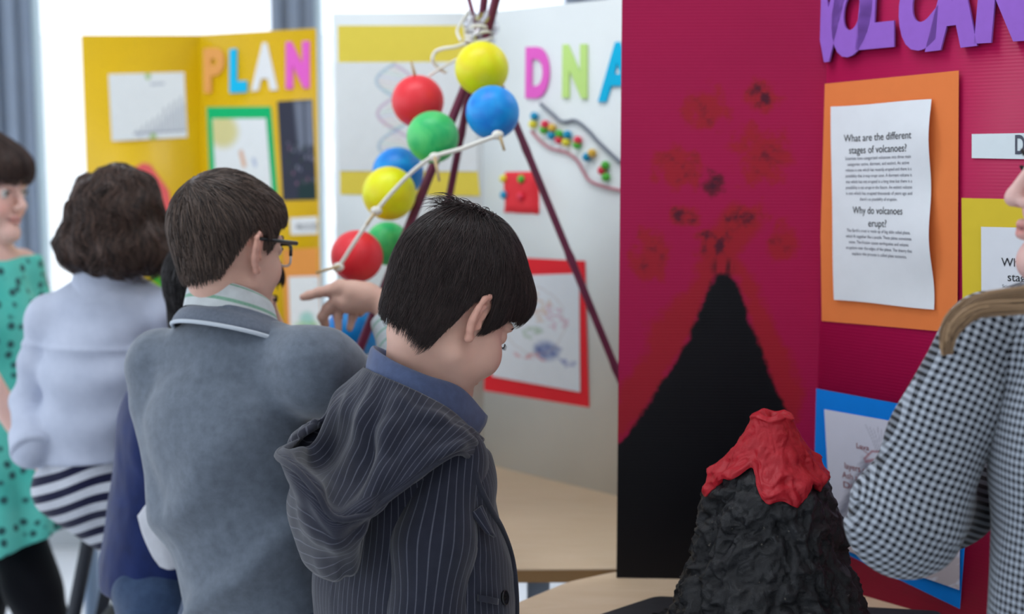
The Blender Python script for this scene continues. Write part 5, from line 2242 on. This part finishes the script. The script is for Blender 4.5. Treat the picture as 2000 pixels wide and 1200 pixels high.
G_.fwd = f_
G_.build_skin(M_skin)
eyes_and_brows(gh, None, G_.body, 0.8)
M_hair_brown = hair_mat('ash_brown_hair', (44, 36, 34), (112, 94, 84), 0.42)
gwh = V(-0.060, 0.010, 0.104)


def flow_g(p):
    d = p - gwh
    d /= np.linalg.norm(d, axis=1)[:, None] + 1e-9
    sw = np.stack([-d[:, 1], d[:, 0], 0 * d[:, 0]], 1)
    w = np.clip((p[:, 2] - 0.02) / 0.10, 0, 1)[:, None]
    dn = np.tile(V(0.12, 0, -1.0), (len(p), 1))
    return (d + 0.5 * sw) * (0.35 + 0.65 * w) + dn * (0.85 - 0.6 * w)


GTAB = [(0, .052), (.30, .050), (.55, .044), (.80, .036), (.98, .004), (1.15, -.006), (1.30, .026), (1.5, .036), (1.75, .020), (2.0, -.012), (2.25, -.040), (2.6, -.054), (3.15, -.060)]
hair_mesh('hair', gh, scalp(0.0075, 0.002, 0.0, 0.84), boy_region(GTAB), M_hair_brown, G_.e, 8000, flow_g, seg=0.0065, steps=8, width=0.0015,
          lift=(0.0005, 0.004), seed=8, jit=0.004, endjit=0.008, clump=80, cap_in=0.005, cap_h=0.0032)

# glasses: dark arms and brow bar, pale lower rims
M_frame = mat('dark_spectacle_frame', (26, 26, 30), rough=0.3, spec=0.5)
M_rim = mat('clear_spectacle_rim', (240, 238, 236), rough=0.2, spec=0.5)
gl = thing('glasses', 'dark rimmed glasses with pale lower rims, worn by the boy in grey', 'glasses', gh.wld(V(0.09, 0, 0.0)))
for s in (-1, 1):
    b = MB()
    b.tube([gh.wld(p) for p in (V(-0.004, s * 0.0745, 0.018), V(0.030, s * 0.0745, 0.0165), V(0.087, s * 0.0655, 0.0145))], [0.0026, 0.0028, 0.0034], 8)
    b.build('arm', M_frame, gl, True)
    a = np.linspace(0, math.pi, 20)
    c = V(0.095, s * 0.033, -0.003)

    def rimpt(t):
        x, z = math.cos(t), math.sin(t)
        return c + V(-0.014 * max(0, s * x * 1.0) ** 2 * 1.0, 0.026 * x, 0.0185 * z * (0.9 if z > 0 else 1.05))
    b = MB()
    b.tube([gh.wld(rimpt(t)) for t in np.linspace(-0.15, math.pi + 0.15, 24)], 0.0028, 8)
    b.build('upper_rim', M_frame, gl, True)
    b = MB()
    b.tube([gh.wld(rimpt(t)) for t in np.linspace(math.pi + 0.1, 2 * math.pi - 0.1, 24)], 0.0019, 8)
    b.build('lower_rim', M_rim, gl, True)
    b = MB()
    ring = [gh.wld(c + (rimpt(t) - c) * 0.96) for t in np.linspace(0, 2 * math.pi, 28, endpoint=False)]
    b.add(ring, [tuple(range(28))])
    b.build('lens', M_glass, gl, True)
b = MB()
b.tube([gh.wld(p) for p in catmull([V(0.096, -0.008, 0.004), V(0.101, 0, 0.007), V(0.096, 0.008, 0.004)], 10)], 0.0024, 8)
b.build('bridge', M_frame, gl, True)

M_grey = cloth_mat('grey_knit', (112, 122, 136), (92, 101, 114), weave=520, rough=0.95, sheen=0.4, mott=(60, 0.15), bump=0.45)


def gfold(P):
    """Pulls running up from the waist to the raised arm."""
    q = P - J_G['pelvis']
    x = q @ (-l_)
    z = q[:, 2]
    s = z * 0.62 - x * 0.78
    env = np.clip((0.34 - z) / 0.16, 0, 1)
    w = s * 44 + 1.6 * np.sin(x * 8 + z * 6) + 2.0 * vnoise(P * 6)
    return (0.006 - 0.020 * (0.5 + 0.5 * np.sin(w)) ** 2.5) * env + 0.0055 * foldnoise(P, 0.9) + 0.005 * np.sin(z * 34 + x * 18) * np.clip((z - 0.30) / 0.1, 0, 1) * np.clip(x / 0.1, 0, 1)


J_G = G_.J


def sweater_f(P):
    J = J_G
    d = fcaps(P, J['neck'] - V(0, 0, 0.075), J['chest'], 0.100, 0.136, f_, 0.76)
    d = smin(d, fcaps(P, J['chest'], J['pelvis'] + V(0, 0, -0.02), 0.134, 0.136, f_, 0.78), 0.03)
    d = smin(d, caps(P, J['neck'] - V(0, 0, 0.050), J['shR'], 0.046, 0.056), 0.03)
    d = smin(d, caps(P, J['neck'] - V(0, 0, 0.046), J['shL'], 0.046, 0.054), 0.03)
    d = smin(d, caps(P, J['shR'], J['elR'], 0.057, 0.053), 0.03)
    ex = J['elR'] + (J['wrR'] - J['elR']) * 0.25
    d = smin(d, caps(P, J['elR'], ex, 0.053, 0.047), 0.02)
    d = smin(d, chain(P, [J['shL'], J['elL'], J['wrL'] - unit(J['wrL'] - J['elL']) * 0.03], [0.054, 0.048, 0.036]), 0.014)
    d = d + gfold(P)
    d = smax(d, -(P[:, 2] - (J['pelvis'][2] - 0.09)), 0.006)
    # neck opening
    n = unit(gh.wld(V(-0.03, 0, -0.06)) - J['neck'])
    return smax(d, (P - (J['neck'] + V(0, 0, 0.004))) @ unit(V(f_[0] * 0.25, f_[1] * 0.25, 1)), 0.006)


solid('sweater', sweater_f, G_.lo - 0.03, G_.hi + 0.03, 0.0045, M_grey, G_.e)
# ribbed neckband with pale piping, and the white collar with green stripes standing above it
M_rib = cloth_mat('grey_rib', (112, 120, 134), (98, 106, 120), weave=500, mott=(200, 0.2), bump=0.4)
M_pipe = mat('pale_piping', (196, 204, 214), rough=0.9)


def ring(center, r_side, r_fb, fwd, tilt_f=0.0, n=64, wave=0.0):
    fw = unit(fwd)
    lf = np.cross(V(0, 0, 1), fw)
    out = []
    for k in range(n):
        a = 2 * math.pi * k / n
        out.append(center + fw * r_fb * math.cos(a) + lf * r_side * math.sin(a) + V(0, 0, tilt_f * math.cos(a)))
    return np.array(out)


nkG = J_G['neck']
b = MB()
lev = [(-0.030, 0.098, 0.080), (-0.022, 0.099, 0.081), (-0.010, 0.088, 0.073), (0.002, 0.076, 0.064), (0.008, 0.071, 0.060), (0.006, 0.066, 0.056), (-0.01, 0.066, 0.056)]
rg = np.array([ring(nkG + V(0, 0, z), a, c, f_, -0.018 - (0.03 if z < -0.005 else 0.012) * 0.5) for z, a, c in lev])
rg = np.transpose(catmull(rg, 24), (1, 0, 2))
mesh('neckband', rg.reshape(-1, 3), grid_faces(64, 24, True), M_rib, G_.e)
b = MB()
pr = ring(nkG + V(0, 0, -0.029), 0.100, 0.082, f_, -0.033)
b.tube(np.concatenate([pr, pr[:2]]), 0.0032, 8)
b.build('neck_piping', M_pipe, G_.e, True)
M_polo2 = stripe_mat('white_green_striped_collar', (206, 212, 214), (120, 172, 144), 0.021, 0.0030, 'u', 0.1)
lev = [(-0.005, 0.064, 0.054), (0.012, 0.062, 0.052), (0.034, 0.058, 0.050), (0.037, 0.061, 0.053), (0.030, 0.066, 0.058), (0.012, 0.071, 0.063), (-0.002, 0.074, 0.066)]
rg = np.array([ring(nkG + V(0, 0, z + 0.002) - l_ * -0.006, a, c, f_, -0.026) for z, a, c in lev])
rg = np.transpose(catmull(rg, 30), (1, 0, 2))
us = np.tile(np.linspace(0, 0.085, 30), 64) + 0.003
cg = mesh('shirt_collar', rg.reshape(-1, 3), grid_faces(64, 30, True), M_polo2, G_.e, True, {'u': us})
cg['label'] = 'white shirt collar with thin green stripes'
M_polo3 = stripe_mat('white_green_striped_shirt', (200, 208, 212), (130, 180, 160), 0.020, 0.0028, 'v', 0.1)
ex = J_G['elR'] + (J_G['wrR'] - J_G['elR']) * 0.18
sleeve_builder(G_, 'shirt_sleeve', [ex, J_G['elR'] + (J_G['wrR'] - J_G['elR']) * 0.86], [0.043, 0.036], M_polo3, G_.e, V(0, -1, 0), 0.002, 0.004, 0.004)
trousers(G_, M_jeans)
shoes(G_, M_shoe)

# ================================================================== the girl in the white jacket, seen from behind
WHD = 80.0
f_, l_ = rot_to(WHD)
WY = 2.42
J = {'neck': at(212, 556, WY), 'chest': at(205, 720, WY), 'pelvis': at(184, 925, WY)}
J['shL'] = at(100, 622, 2.43)
J['shR'] = at(318, 612, 2.41)
J['elL'] = at(66, 790, 2.47)
J['wrL'] = at(66, 880, 2.37)
J['elR'] = at(352, 800, 2.45)
J['wrR'] = at(400, 880, 2.56)
J['hipL'] = J['pelvis'] + l_ * 0.058 - V(0, 0, 0.03)
J['hipR'] = J['pelvis'] - l_ * 0.058 - V(0, 0, 0.03)
kn = V(-0.50, 2.46, 0.50)
J['knL'] = kn + l_ * 0.03
J['knR'] = kn - l_ * 0.07
J['anL'] = V(-0.72, 2.62, 0.485)
J['anR'] = V(-0.58, 2.66, 0.485)
wh = Frame(at(230, 456, WY), 80, 4, 3, 0.90)
hL = hand_parts(J['wrL'], unit(V(0.75, 0.6, -0.35)), unit(V(0.2, -0.2, -1)), 1, 0.8)
hR = hand_parts(J['wrR'], unit(V(0.5, 0.6, -0.4)), V(0, 0, -1), 1, 0.85)
W_ = Figure('white girl', 'girl with dark wavy bobbed hair in a white jacket and striped leggings, back turned', (J['pelvis'][0], J['pelvis'][1], 0), wh, J, (218, 172, 150), {'L': hL, 'R': hR}, 0.0045, slim=0.74)
W_.fwd = f_
W_.build_skin(M_skin)
eyes_and_brows(wh, None, W_.body, 1.0)
M_hair_wavy = hair_mat('wavy_brown_hair', (32, 25, 25), (104, 80, 70), 0.40)


def bob(L):
    d = ell(L, V(-0.008, 0, 0.040), V(0.104, 0.088, 0.098))
    d = smin(d, ell(L, V(-0.022, 0, -0.030), V(0.088, 0.104, 0.062)), 0.03)
    for s in (-1, 1):
        d = smin(d, ell(L, V(-0.012, s * 0.060, -0.040), V(0.060, 0.042, 0.052)), 0.02)
    return d + 0.010 * fbm(L * 26 + 3, 2)


def bob_reg(L):
    a = np.arctan2(np.abs(L[:, 1]), L[:, 0] + 0.012)
    z = hairline(a, [(0, .045), (.5, .04), (.85, .01), (1.05, -.06), (1.3, -.085), (3.15, -.085)])
    return L[:, 2] - z + 0.012 * vnoise(L * V(60, 60, 0) + 9)


def flow_w(p):
    d = p - V(-0.02, 0, 0.13)
    d /= np.linalg.norm(d, axis=1)[:, None] + 1e-9
    w = np.clip((p[:, 2] - 0.03) / 0.09, 0, 1)[:, None]
    sw = 0.55 * np.stack([np.sin(p[:, 2] * 90 + p[:, 1] * 40), np.sin(p[:, 2] * 75 + p[:, 0] * 60 + 1), 0 * p[:, 0]], 1)
    return d * (0.3 + 0.7 * w) + np.array([[0, 0, -1.0]]) * (1 - 0.7 * w) + sw


hair_mesh('hair', wh, bob, bob_reg, M_hair_wavy, W_.e, 6500, flow_w, seg=0.011, steps=12, width=0.0026, lift=(0.000, 0.008), seed=21, jit=0.010,
          endjit=0.022, clump=60, cap_in=0.004, cap_h=0.0045, box=(V(-0.15, -0.14, -0.12), V(0.13, 0.14, 0.17)))
M_wht = cloth_mat('white_cotton', (196, 203, 222), (182, 190, 210), weave=500, mott=(20, 0.06), bump=0.2, sheen=0.2)


def wj_f(P):
    J = W_.J
    d = fcaps(P, J['neck'] - V(0, 0, 0.075), J['chest'], 0.105, 0.112, f_w, 0.74)
    d = smin(d, fcaps(P, J['chest'], at(176, 878, WY), 0.112, 0.098, f_w, 0.8), 0.03)
    d = smin(d, caps(P, J['neck'] - V(0, 0, 0.03), J['shL'], 0.045, 0.044), 0.03)
    d = smin(d, caps(P, J['neck'] - V(0, 0, 0.03), J['shR'], 0.045, 0.044), 0.03)
    d = smin(d, chain(P, [J['shL'], J['elL'], J['wrL'] + (J['elL'] - J['wrL']) * 0.1], [0.044, 0.040, 0.042]), 0.012)
    d = smin(d, chain(P, [J['shR'], J['elR'], J['wrR']], [0.044, 0.040, 0.036]), 0.012)
    x = P[:, 0]
    z = P[:, 2]
    d = d + 0.006 * foldnoise(P, 0.9) + 0.0035 * np.sin(z * 75 + 2 * np.sin(x * 14)) * np.clip((1.12 - z) / 0.1, 0, 1) - 0.004 * np.exp(-((z - at(0, 672, WY)[2]) / 0.006) ** 2)
    d = smax(d, -(z - at(176, 893, WY)[2]) + 0.06 * (x - J['pelvis'][0]), 0.005)
    return smax(d, z - at(212, 540, WY)[2], 0.006)


f_w = f_
solid('jacket', wj_f, W_.lo - 0.03, W_.hi + 0.03, 0.005, M_wht, W_.e)
# turned-up collar and the rolled cuff
rg = np.array([ring(J['neck'] + V(0, 0, z), a, c, f_w, -0.012) for z, a, c in [(-0.04, 0.085, 0.070), (-0.015, 0.072, 0.060), (0.016, 0.062, 0.054), (0.019, 0.058, 0.051), (-0.01, 0.058, 0.051)]])
rg = np.transpose(catmull(rg, 20), (1, 0, 2))
mesh('jacket_collar', rg.reshape(-1, 3), grid_faces(64, 20, True), M_wht, W_.e)
ax = unit(J['wrL'] - J['elL'])


def cuff_f(P):
    a, c = J_W['wrL'] - ax_w * 0.035, J_W['wrL'] + ax_w * 0.004
    d = caps(P, a, c, 0.044, 0.043) + 0.003 * foldnoise(P, 1.5)
    d = smax(d, (P - c) @ ax_w - 0.006, 0.006)
    return smax(d, -((P - a) @ ax_w) - 0.012, 0.006)


J_W, ax_w = W_.J, ax
solid('cuff', cuff_f, J['wrL'] - 0.12, J['wrL'] + 0.12, 0.0045, M_wht, W_.e)
M_legg = stripe_mat('navy_white_striped_jersey', (24, 26, 58), (216, 220, 230), 0.0330, 0.0150, 'v', 0.08)


def legg_v(P):
    return -P[:, 2] + 0.16 * (P[:, 0] + 0.7) - 0.9 * (P[:, 0] + 0.70) ** 2 + 0.003 * np.sin(P[:, 0] * 40)


def legg_f(P):
    J = J_W
    d = fcaps(P, J['pelvis'] + V(0, 0, 0.07), J['pelvis'] - V(0, 0, 0.01), 0.082, 0.086, f_w, 0.85)
    for a in 'LR':
        d = smin(d, chain(P, [J['hip' + a], J['kn' + a], J['an' + a]], [0.062, 0.050, 0.036]), 0.02)
    return d


solid('leggings', legg_f, W_.lo - 0.03, W_.hi + 0.03, 0.005, M_legg, W_.e, attrs={'v': legg_v})

# the chair she kneels on
M_chair = mat('charcoal_plastic', (44, 48, 58), rough=0.5, spec=0.4)
ch = thing('chair', 'dark chair the girl in the white jacket kneels on', 'chair', (-0.62, 2.57, 0))
b = MB()
b.prism(round_poly([(-0.83, 2.36), (-0.40, 2.36), (-0.40, 2.80), (-0.83, 2.80)], 0.06), 0.425, 0.447, 0.008)
b.build('seat', M_chair, ch)
for (x0, y0, x1, y1, zt) in [(-0.985, 2.585, -0.835, 2.60, 0.665), (-0.985, 2.835, -0.835, 2.83, 0.665), (-0.36, 2.38, -0.42, 2.42, 0.43), (-0.36, 2.79, -0.42, 2.76, 0.43)]:
    b = MB()
    b.tube([(x0, y0, 0.0), (x1, y1, zt)], 0.0145, 12)
    b.build('leg', M_chair, ch, True)
b = MB()
b.tube([(-0.92, 2.592, 0.30), (-0.80, 2.52, 0.432)], 0.012, 10)
b.build('seat_bracket', M_chair, ch, True)
b = MB()
b.tube([(-0.92, 2.832, 0.30), (-0.80, 2.70, 0.432)], 0.012, 10)
b.build('seat_bracket', M_chair, ch, True)

# ================================================================== the child in navy, leaning over the table behind the boy in grey
NH = 12.0
f_, l_ = rot_to(NH)
NY = 2.20
J = {'neck': at(402, 690, NY), 'chest': at(362, 850, NY), 'pelvis': at(318, 1105, NY)}
J['shR'] = at(385, 760, NY - 0.10)
J['shL'] = at(385, 735, NY + 0.13)
J['elR'] = at(470, 850, NY - 0.02)
J['wrR'] = at(536, 700, NY + 0.02)
J['elL'] = at(480, 900, NY + 0.15)
J['wrL'] = at(560, 880, NY + 0.22)
legs(J, 0, 0, NH, 0.07)
nh = Frame(at(438, 594, NY), 10, 10, 0, 0.92)
hR = hand_parts(J['wrR'], unit(V(-0.1, 0.1, 1)), unit(V(-0.6, 0.6, 0)), 1, 0.8, curl=(1.2, 1.3, 1.3, 1.3))
hL = hand_parts(J['wrL'], unit(V(1, 0.2, -0.2)), V(0, 0, -1), 1, 0.8)
N_ = Figure('navy child', 'dark haired child in a navy sweater and jeans, mostly hidden behind the boy in grey', (J['pelvis'][0], J['pelvis'][1], 0), nh, J, (228, 184, 170), {'R': hR, 'L': hL}, 0.0045)
N_.fwd = f_
N_.build_skin(M_skin)
eyes_and_brows(nh, None, N_.body, 1.0)
hair_mesh('hair', nh, scalp(0.010, 0.002, 0.004), boy_region(GTAB), hair_mat('black_hair', (20, 18, 20), (44, 38, 40)), N_.e, 2500, flow_boy, seg=0.008, steps=8, width=0.002,
          lift=(0.0005, 0.004), seed=31, jit=0.004, endjit=0.008, cap_in=0.005, cap_h=0.004)
M_navy = cloth_mat('navy_knit', (24, 42, 96), (18, 32, 78), weave=500, mott=(24, 0.2), bump=0.3)
J_N, f_n = N_.J, f_


def navy_f(P):
    J = J_N
    d = fcaps(P, J['neck'] - V(0, 0, 0.07), J['chest'], 0.10, 0.128, f_n, 0.82)
    d = smin(d, fcaps(P, J['chest'], J['pelvis'], 0.128, 0.122, f_n, 0.86), 0.03)
    for a in 'LR':
        d = smin(d, caps(P, J['neck'] - V(0, 0, 0.04), J['sh' + a], 0.046, 0.046), 0.03)
        d = smin(d, chain(P, [J['sh' + a], J['el' + a], J['wr' + a]], [0.047, 0.043, 0.032]), 0.012)
    d = d + 0.007 * foldnoise(P, 0.9)
    d = smax(d, P[:, 2] - (J['neck'][2] + 0.005), 0.006)
    return smax(d, -(P[:, 2] - at(300, 1140, NY)[2]), 0.006)


solid('sweater', navy_f, N_.lo - 0.03, N_.hi + 0.03, 0.0055, M_navy, N_.e)
# white shirt tail hanging out over the hip
M_tail = cloth_mat('white_shirt', (206, 208, 216), weave=500, mott=(20, 0.08))
TL = [[(268, 1008, 2.060), (296, 980, 2.045), (345, 1005, 2.055), (370, 1040, 2.075)],
      [(278, 1045, 2.052), (305, 1020, 2.040), (345, 1040, 2.045), (372, 1065, 2.06)],
      [(296, 1085, 2.050), (318, 1075, 2.040), (350, 1080, 2.045), (372, 1095, 2.06)],
      [(312, 1108, 2.055), (330, 1114, 2.048), (352, 1110, 2.05), (370, 1108, 2.06)]]
g1 = catmull(np.array([[at(*p) for p in r] for r in TL]), 20)
g2 = np.transpose(catmull(np.transpose(g1, (1, 0, 2)), 20), (1, 0, 2))
t_ = mesh('shirt_tail', g2.reshape(-1, 3), grid_faces(20, 20), M_tail, N_.e)
sl = t_.modifiers.new('thickness', 'SOLIDIFY')
sl.thickness = 0.003
t_['label'] = 'white shirt tail hanging over the hip'
trousers(N_, M_jeans, vox=0.006)
shoes(N_, M_shoe)

# ================================================================== the girl in the turquoise dress
THD = -32.0
f_, l_ = rot_to(THD)
TY = 2.80
J = {'neck': at(-22, 492, TY), 'chest': at(-14, 640, TY), 'pelvis': at(4, 880, TY)}
J['shL'] = at(40, 520, 2.87)
J['shR'] = at(-92, 540, 2.72)
J['elR'] = at(-52, 700, 2.60)
J['wrR'] = at(52, 862, 2.62)
J['elL'] = at(62, 690, 2.93)
J['wrL'] = at(70, 850, 2.86)
J['hipR'] = at(12, 985, 2.79)
J['hipL'] = at(-30, 985, 2.86)
J['knR'] = at(88, 1225, 2.74)
J['anR'] = V(J['knR'][0] - 0.13, J['knR'][1] + 0.05, 0.08)
J['knL'] = at(-40, 1230, 2.90)
J['anL'] = V(J['knL'][0] - 0.05, J['knL'][1], 0.08)
th_ = Frame(at(-31, 372, TY), -17, 6, 0, 0.95)
hR = hand_parts(J['wrR'], unit(V(0.6, -0.1, -0.7)), unit(V(0.3, 0.8, 0)), 1, 0.85)
hL = hand_parts(J['wrL'], unit(V(0.1, -0.1, -1)), unit(V(-1, 0, 0)), 1, 0.85)
T_ = Figure('teal girl', 'smiling girl with a fringe in a turquoise dress and black leggings at the left edge', (J['pelvis'][0], J['pelvis'][1], 0), th_, J, (236, 192, 180), {'R': hR, 'L': hL}, 0.0042, smile=2.2, slim=0.78)
T_.fwd = f_
T_.build_skin(M_skin)
eyes_and_brows(th_, None, T_.body, 0.9)
M_hair_t = hair_mat('chestnut_hair', (40, 30, 30), (96, 74, 66), 0.38)


def long_hair(L):
    d = ell(L, V(-0.010, 0, 0.038), V(0.104, 0.084, 0.096))
    d = smin(d, ell(L, V(-0.045, 0, -0.06), V(0.058, 0.080, 0.10)), 0.03)
    d = smin(d, ell(L, V(0.050, 0, 0.055), V(0.058, 0.066, 0.050)), 0.02)
    return d


def long_reg(L):
    a = np.arctan2(np.abs(L[:, 1]), L[:, 0] + 0.012)
    return L[:, 2] - hairline(a, [(0, .030), (.55, .026), (.80, .010), (1.0, -.02), (1.3, -.10), (1.6, -.14), (3.15, -.145)])


def flow_t(p):
    d = p - V(-0.03, 0, 0.125)
    d /= np.linalg.norm(d, axis=1)[:, None] + 1e-9
    w = np.clip((p[:, 2] - 0.03) / 0.09, 0, 1)[:, None]
    return d * (0.3 + 0.7 * w) + np.array([[0, 0, -1.0]]) * (1 - 0.7 * w)


hair_mesh('hair', th_, long_hair, long_reg, M_hair_t, T_.e, 4000, flow_t, seg=0.011, steps=12, width=0.0024, lift=(0.0005, 0.006), seed=41, jit=0.004,
          endjit=0.012, clump=70, cap_in=0.004, cap_h=0.0045, box=(V(-0.14, -0.12, -0.17), V(0.13, 0.12, 0.16)))


def floral():
    k = NT('turquoise_floral_cotton')
    v = k.n('ShaderNodeTexVoronoi')
    v.inputs['Scale'].default_value = 40
    v.inputs['Randomness'].default_value = 0.6
    mp = k.n('ShaderNodeMapping')
    k.l(k.coord(), mp.inputs[0])
    nz = k.noise(60, 2)
    k.l(mp.outputs[0], v.inputs['Vector'])
    d = k.math('ADD', v.outputs['Distance'], k.math('MULTIPLY', nz, 0.25))
    f = k.remap(d, 0.40, 0.52, 1.0, 0.0)
    base = k.mix(k.remap(k.noise(9, 3), 0.35, 0.65), rgba(lin((72, 200, 186))), rgba(lin((104, 218, 204))))
    k.val(k.b.inputs['Base Color'], k.mix(f, base, rgba(lin((34, 92, 94)))))
    k.b.inputs['Roughness'].default_value = 0.8
    k.b.inputs['Sheen Weight'].default_value = 0.2
    return k.m


M_floral = floral()
J_T, f_t = T_.J, f_


def dress_f(P):
    J = J_T
    d = fcaps(P, J['neck'] - V(0, 0, 0.075), J['chest'], 0.085, 0.104, f_t, 0.78)
    d = smin(d, fcaps(P, J['chest'], at(0, 800, TY), 0.104, 0.110, f_t, 0.8), 0.03)
    d = smin(d, fcaps(P, at(0, 800, TY), at(4, 1080, TY), 0.116, 0.212, f_t, 0.86), 0.04)
    for a in 'LR':
        d = smin(d, caps(P, J['neck'] - V(0, 0, 0.035), J['sh' + a], 0.040, 0.046), 0.03)
        e = J['sh' + a] + (J['el' + a] - J['sh' + a]) * 0.30
        d = smin(d, caps(P, J['sh' + a], e, 0.046, 0.056), 0.02)
    q = P - J['pelvis']
    ang = np.arctan2(q @ l_t, q @ f_t)
    flare = np.clip((J['pelvis'][2] + 0.08 - P[:, 2]) / 0.2, 0, 1)
    d = d + 0.012 * np.sin(ang * 9 + 1.5 * np.sin(ang * 2)) * flare + 0.004 * foldnoise(P)
    d = smax(d, P[:, 2] - (J['neck'][2] - 0.012), 0.006)
    return smax(d, -(P[:, 2] - at(40, 1050, TY)[2] - 0.30 * (P[:, 0] - at(40, 1050, TY)[0])), 0.005)


l_t = l_
solid('dress', dress_f, T_.lo - 0.08, T_.hi + 0.08, 0.0055, M_floral, T_.e)
M_blk = cloth_mat('black_jersey', (14, 15, 22), weave=500, mott=(20, 0.1), sheen=0.1)
trousers(T_, M_blk, (0.066, 0.056, 0.044), vox=0.006, name='leggings', slim=0.72)
shoes(T_, M_shoe)

# ================================================================== the girl in the checked jacket at the right edge
LH = 112.0
f_, l_ = rot_to(LH)
LY = 1.40
J = {'neck': at(2140, 560, LY), 'chest': at(2170, 860, LY - 0.02), 'pelvis': at(2180, 1400, LY - 0.04)}
J['shL'] = at(1925, 668, 1.415)
J['shR'] = at(2370, 660, 1.36)
J['elL'] = at(1766, 1014, 1.40)
J['wrL'] = at(1960, 930, 1.575)
J['elR'] = at(2480, 1000, 1.36)
J['wrR'] = at(2260, 960, 1.55)
legs(J, 0, 0, LH, 0.07)
lh = Frame(at(2182, 352, LY), 178, -3, 0, 1.03)
hL = hand_parts(J['wrL'], unit(V(0.5, 0.7, 0.3)), unit(V(0.5, -0.3, -0.3)), -1, 0.9)
hR = hand_parts(J['wrR'], unit(V(-0.5, 0.7, 0.3)), unit(V(-0.5, -0.3, -0.3)), 1, 0.9)
L_ = Figure('checked girl', 'girl in a black and white checked jacket at the right edge, elbow out', (J['pelvis'][0], J['pelvis'][1], 0), lh, J, (226, 184, 176), {'L': hL, 'R': hR}, 0.004)
L_.fwd = f_
L_.build_skin(M_skin)
eyes_and_brows(lh, None, L_.body, 1.0)
def long_hair2(L):
    d = ell(L, V(-0.014, 0, 0.038), V(0.100, 0.084, 0.094))
    return smin(d, ell(L, V(-0.045, 0, -0.06), V(0.058, 0.080, 0.10)), 0.03)


def long_reg2(L):
    a = np.arctan2(np.abs(L[:, 1]), L[:, 0] + 0.012)
    return L[:, 2] - hairline(a, [(0, .085), (.45, .080), (.80, .055), (1.1, .02), (1.35, -.08), (1.6, -.14), (3.15, -.145)])


M_hair_l = hair_mat('light_brown_hair', (112, 88, 66), (178, 146, 112), 0.4)
hair_mesh('hair', lh, long_hair2, long_reg2, M_hair_l, L_.e, 3000, flow_t, seg=0.011, steps=12, width=0.0022, lift=(0.0005, 0.006), seed=51, jit=0.004,
          endjit=0.012, clump=70, cap_in=0.004, cap_h=0.0045, box=(V(-0.14, -0.12, -0.17), V(0.13, 0.12, 0.16)))
# the long lock that falls forward over the shoulder
rs = np.random.RandomState(3)
b = MB()
lock = np.array([at(*p) for p in [(2235, 470, 1.345), (2130, 566, 1.318), (2010, 586, 1.328), (1915, 596, 1.335), (1872, 622, 1.335), (1852, 655, 1.340), (1850, 700, 1.345)]])
lw = np.array([0.028, 0.022, 0.0115, 0.010, 0.0095, 0.007, 0.003])
lc = catmull(lock, 40)
lwi = np.interp(np.linspace(0, 6, 40), range(7), lw)
tn = np.gradient(lc, axis=0)
tn /= np.linalg.norm(tn, axis=1)[:, None]
sd = np.cross(tn, V(0, -1, 0))
sd /= np.linalg.norm(sd, axis=1)[:, None]
sh_l = []
for i in range(230):
    a, r = rs.uniform(0, 6.28), math.sqrt(rs.uniform(0, 1))
    o = sd * (lwi * r * math.cos(a))[:, None] + V(0, -1, 0) * (lwi * 0.55 * r * math.sin(a))[:, None]
    o = o + 0.003 * np.sin(np.linspace(0, 5, 40) + rs.uniform(0, 6))[:, None] * sd
    e = rs.randint(30, 41)
    n0 = b.n
    b.tube((lc + o)[:e:2], 0.0011, 4, cap=False)
    sh_l += [rs.uniform(0, 1)] * (b.n - n0)
lk = mesh('hair_lock', np.concatenate(b.v), b.f, M_hair_l, L_.e, True, {'shade': sh_l})
M_ging = gingham_mat('black_white_gingham', (14, 16, 24), (172, 180, 192), 0.0080)
J_L, f_l, l_l = L_.J, f_, l_


def ging_f(P):
    J = J_L
    d = fcaps(P, J['neck'] - V(0, 0, 0.075), J['chest'], 0.110, 0.128, f_l, 0.74)
    d = smin(d, fcaps(P, J['chest'], J['pelvis'], 0.130, 0.150, f_l, 0.78), 0.03)
    for a in 'LR':
        d = smin(d, caps(P, J['neck'] - V(0, 0, 0.030), J['sh' + a] + (0.01 if a == 'R' else 0.0), 0.046, 0.046), 0.03)
    d = d + 0.005 * foldnoise(P, 0.8)
    d = smax(d, P[:, 2] - (J['neck'][2] + 0.004), 0.006)
    return smax(d, -(P[:, 2] - (J['pelvis'][2] - 0.08)), 0.006)


def ging_u(P):
    q = P - J_L['chest']
    return np.arctan2(q @ l_l, -(q @ f_l) * 1.25) * 0.13


solid('jacket', ging_f, L_.lo - 0.03, L_.hi + 0.03, 0.005, M_ging, L_.e, attrs={'u': ging_u, 'v': lambda P: P[:, 2].copy()})
sleeve_builder(L_, 'sleeve', [at(1930, 664, 1.405), J['elL'], J['wrL']], [0.051, 0.056, 0.042], M_ging, L_.e, V(0, -1, 0.1), 0.004, 0.004, per_ref=0.052, fold=48, flat=True)
sleeve_builder(L_, 'sleeve', [J['shR'], J['elR'], J['wrR']], [0.050, 0.052, 0.038], M_ging, L_.e, V(0, -1, 0.1), 0.004, 0.005, per_ref=0.052)
trousers(L_, M_jeans, vox=0.006)
shoes(L_, M_shoe)
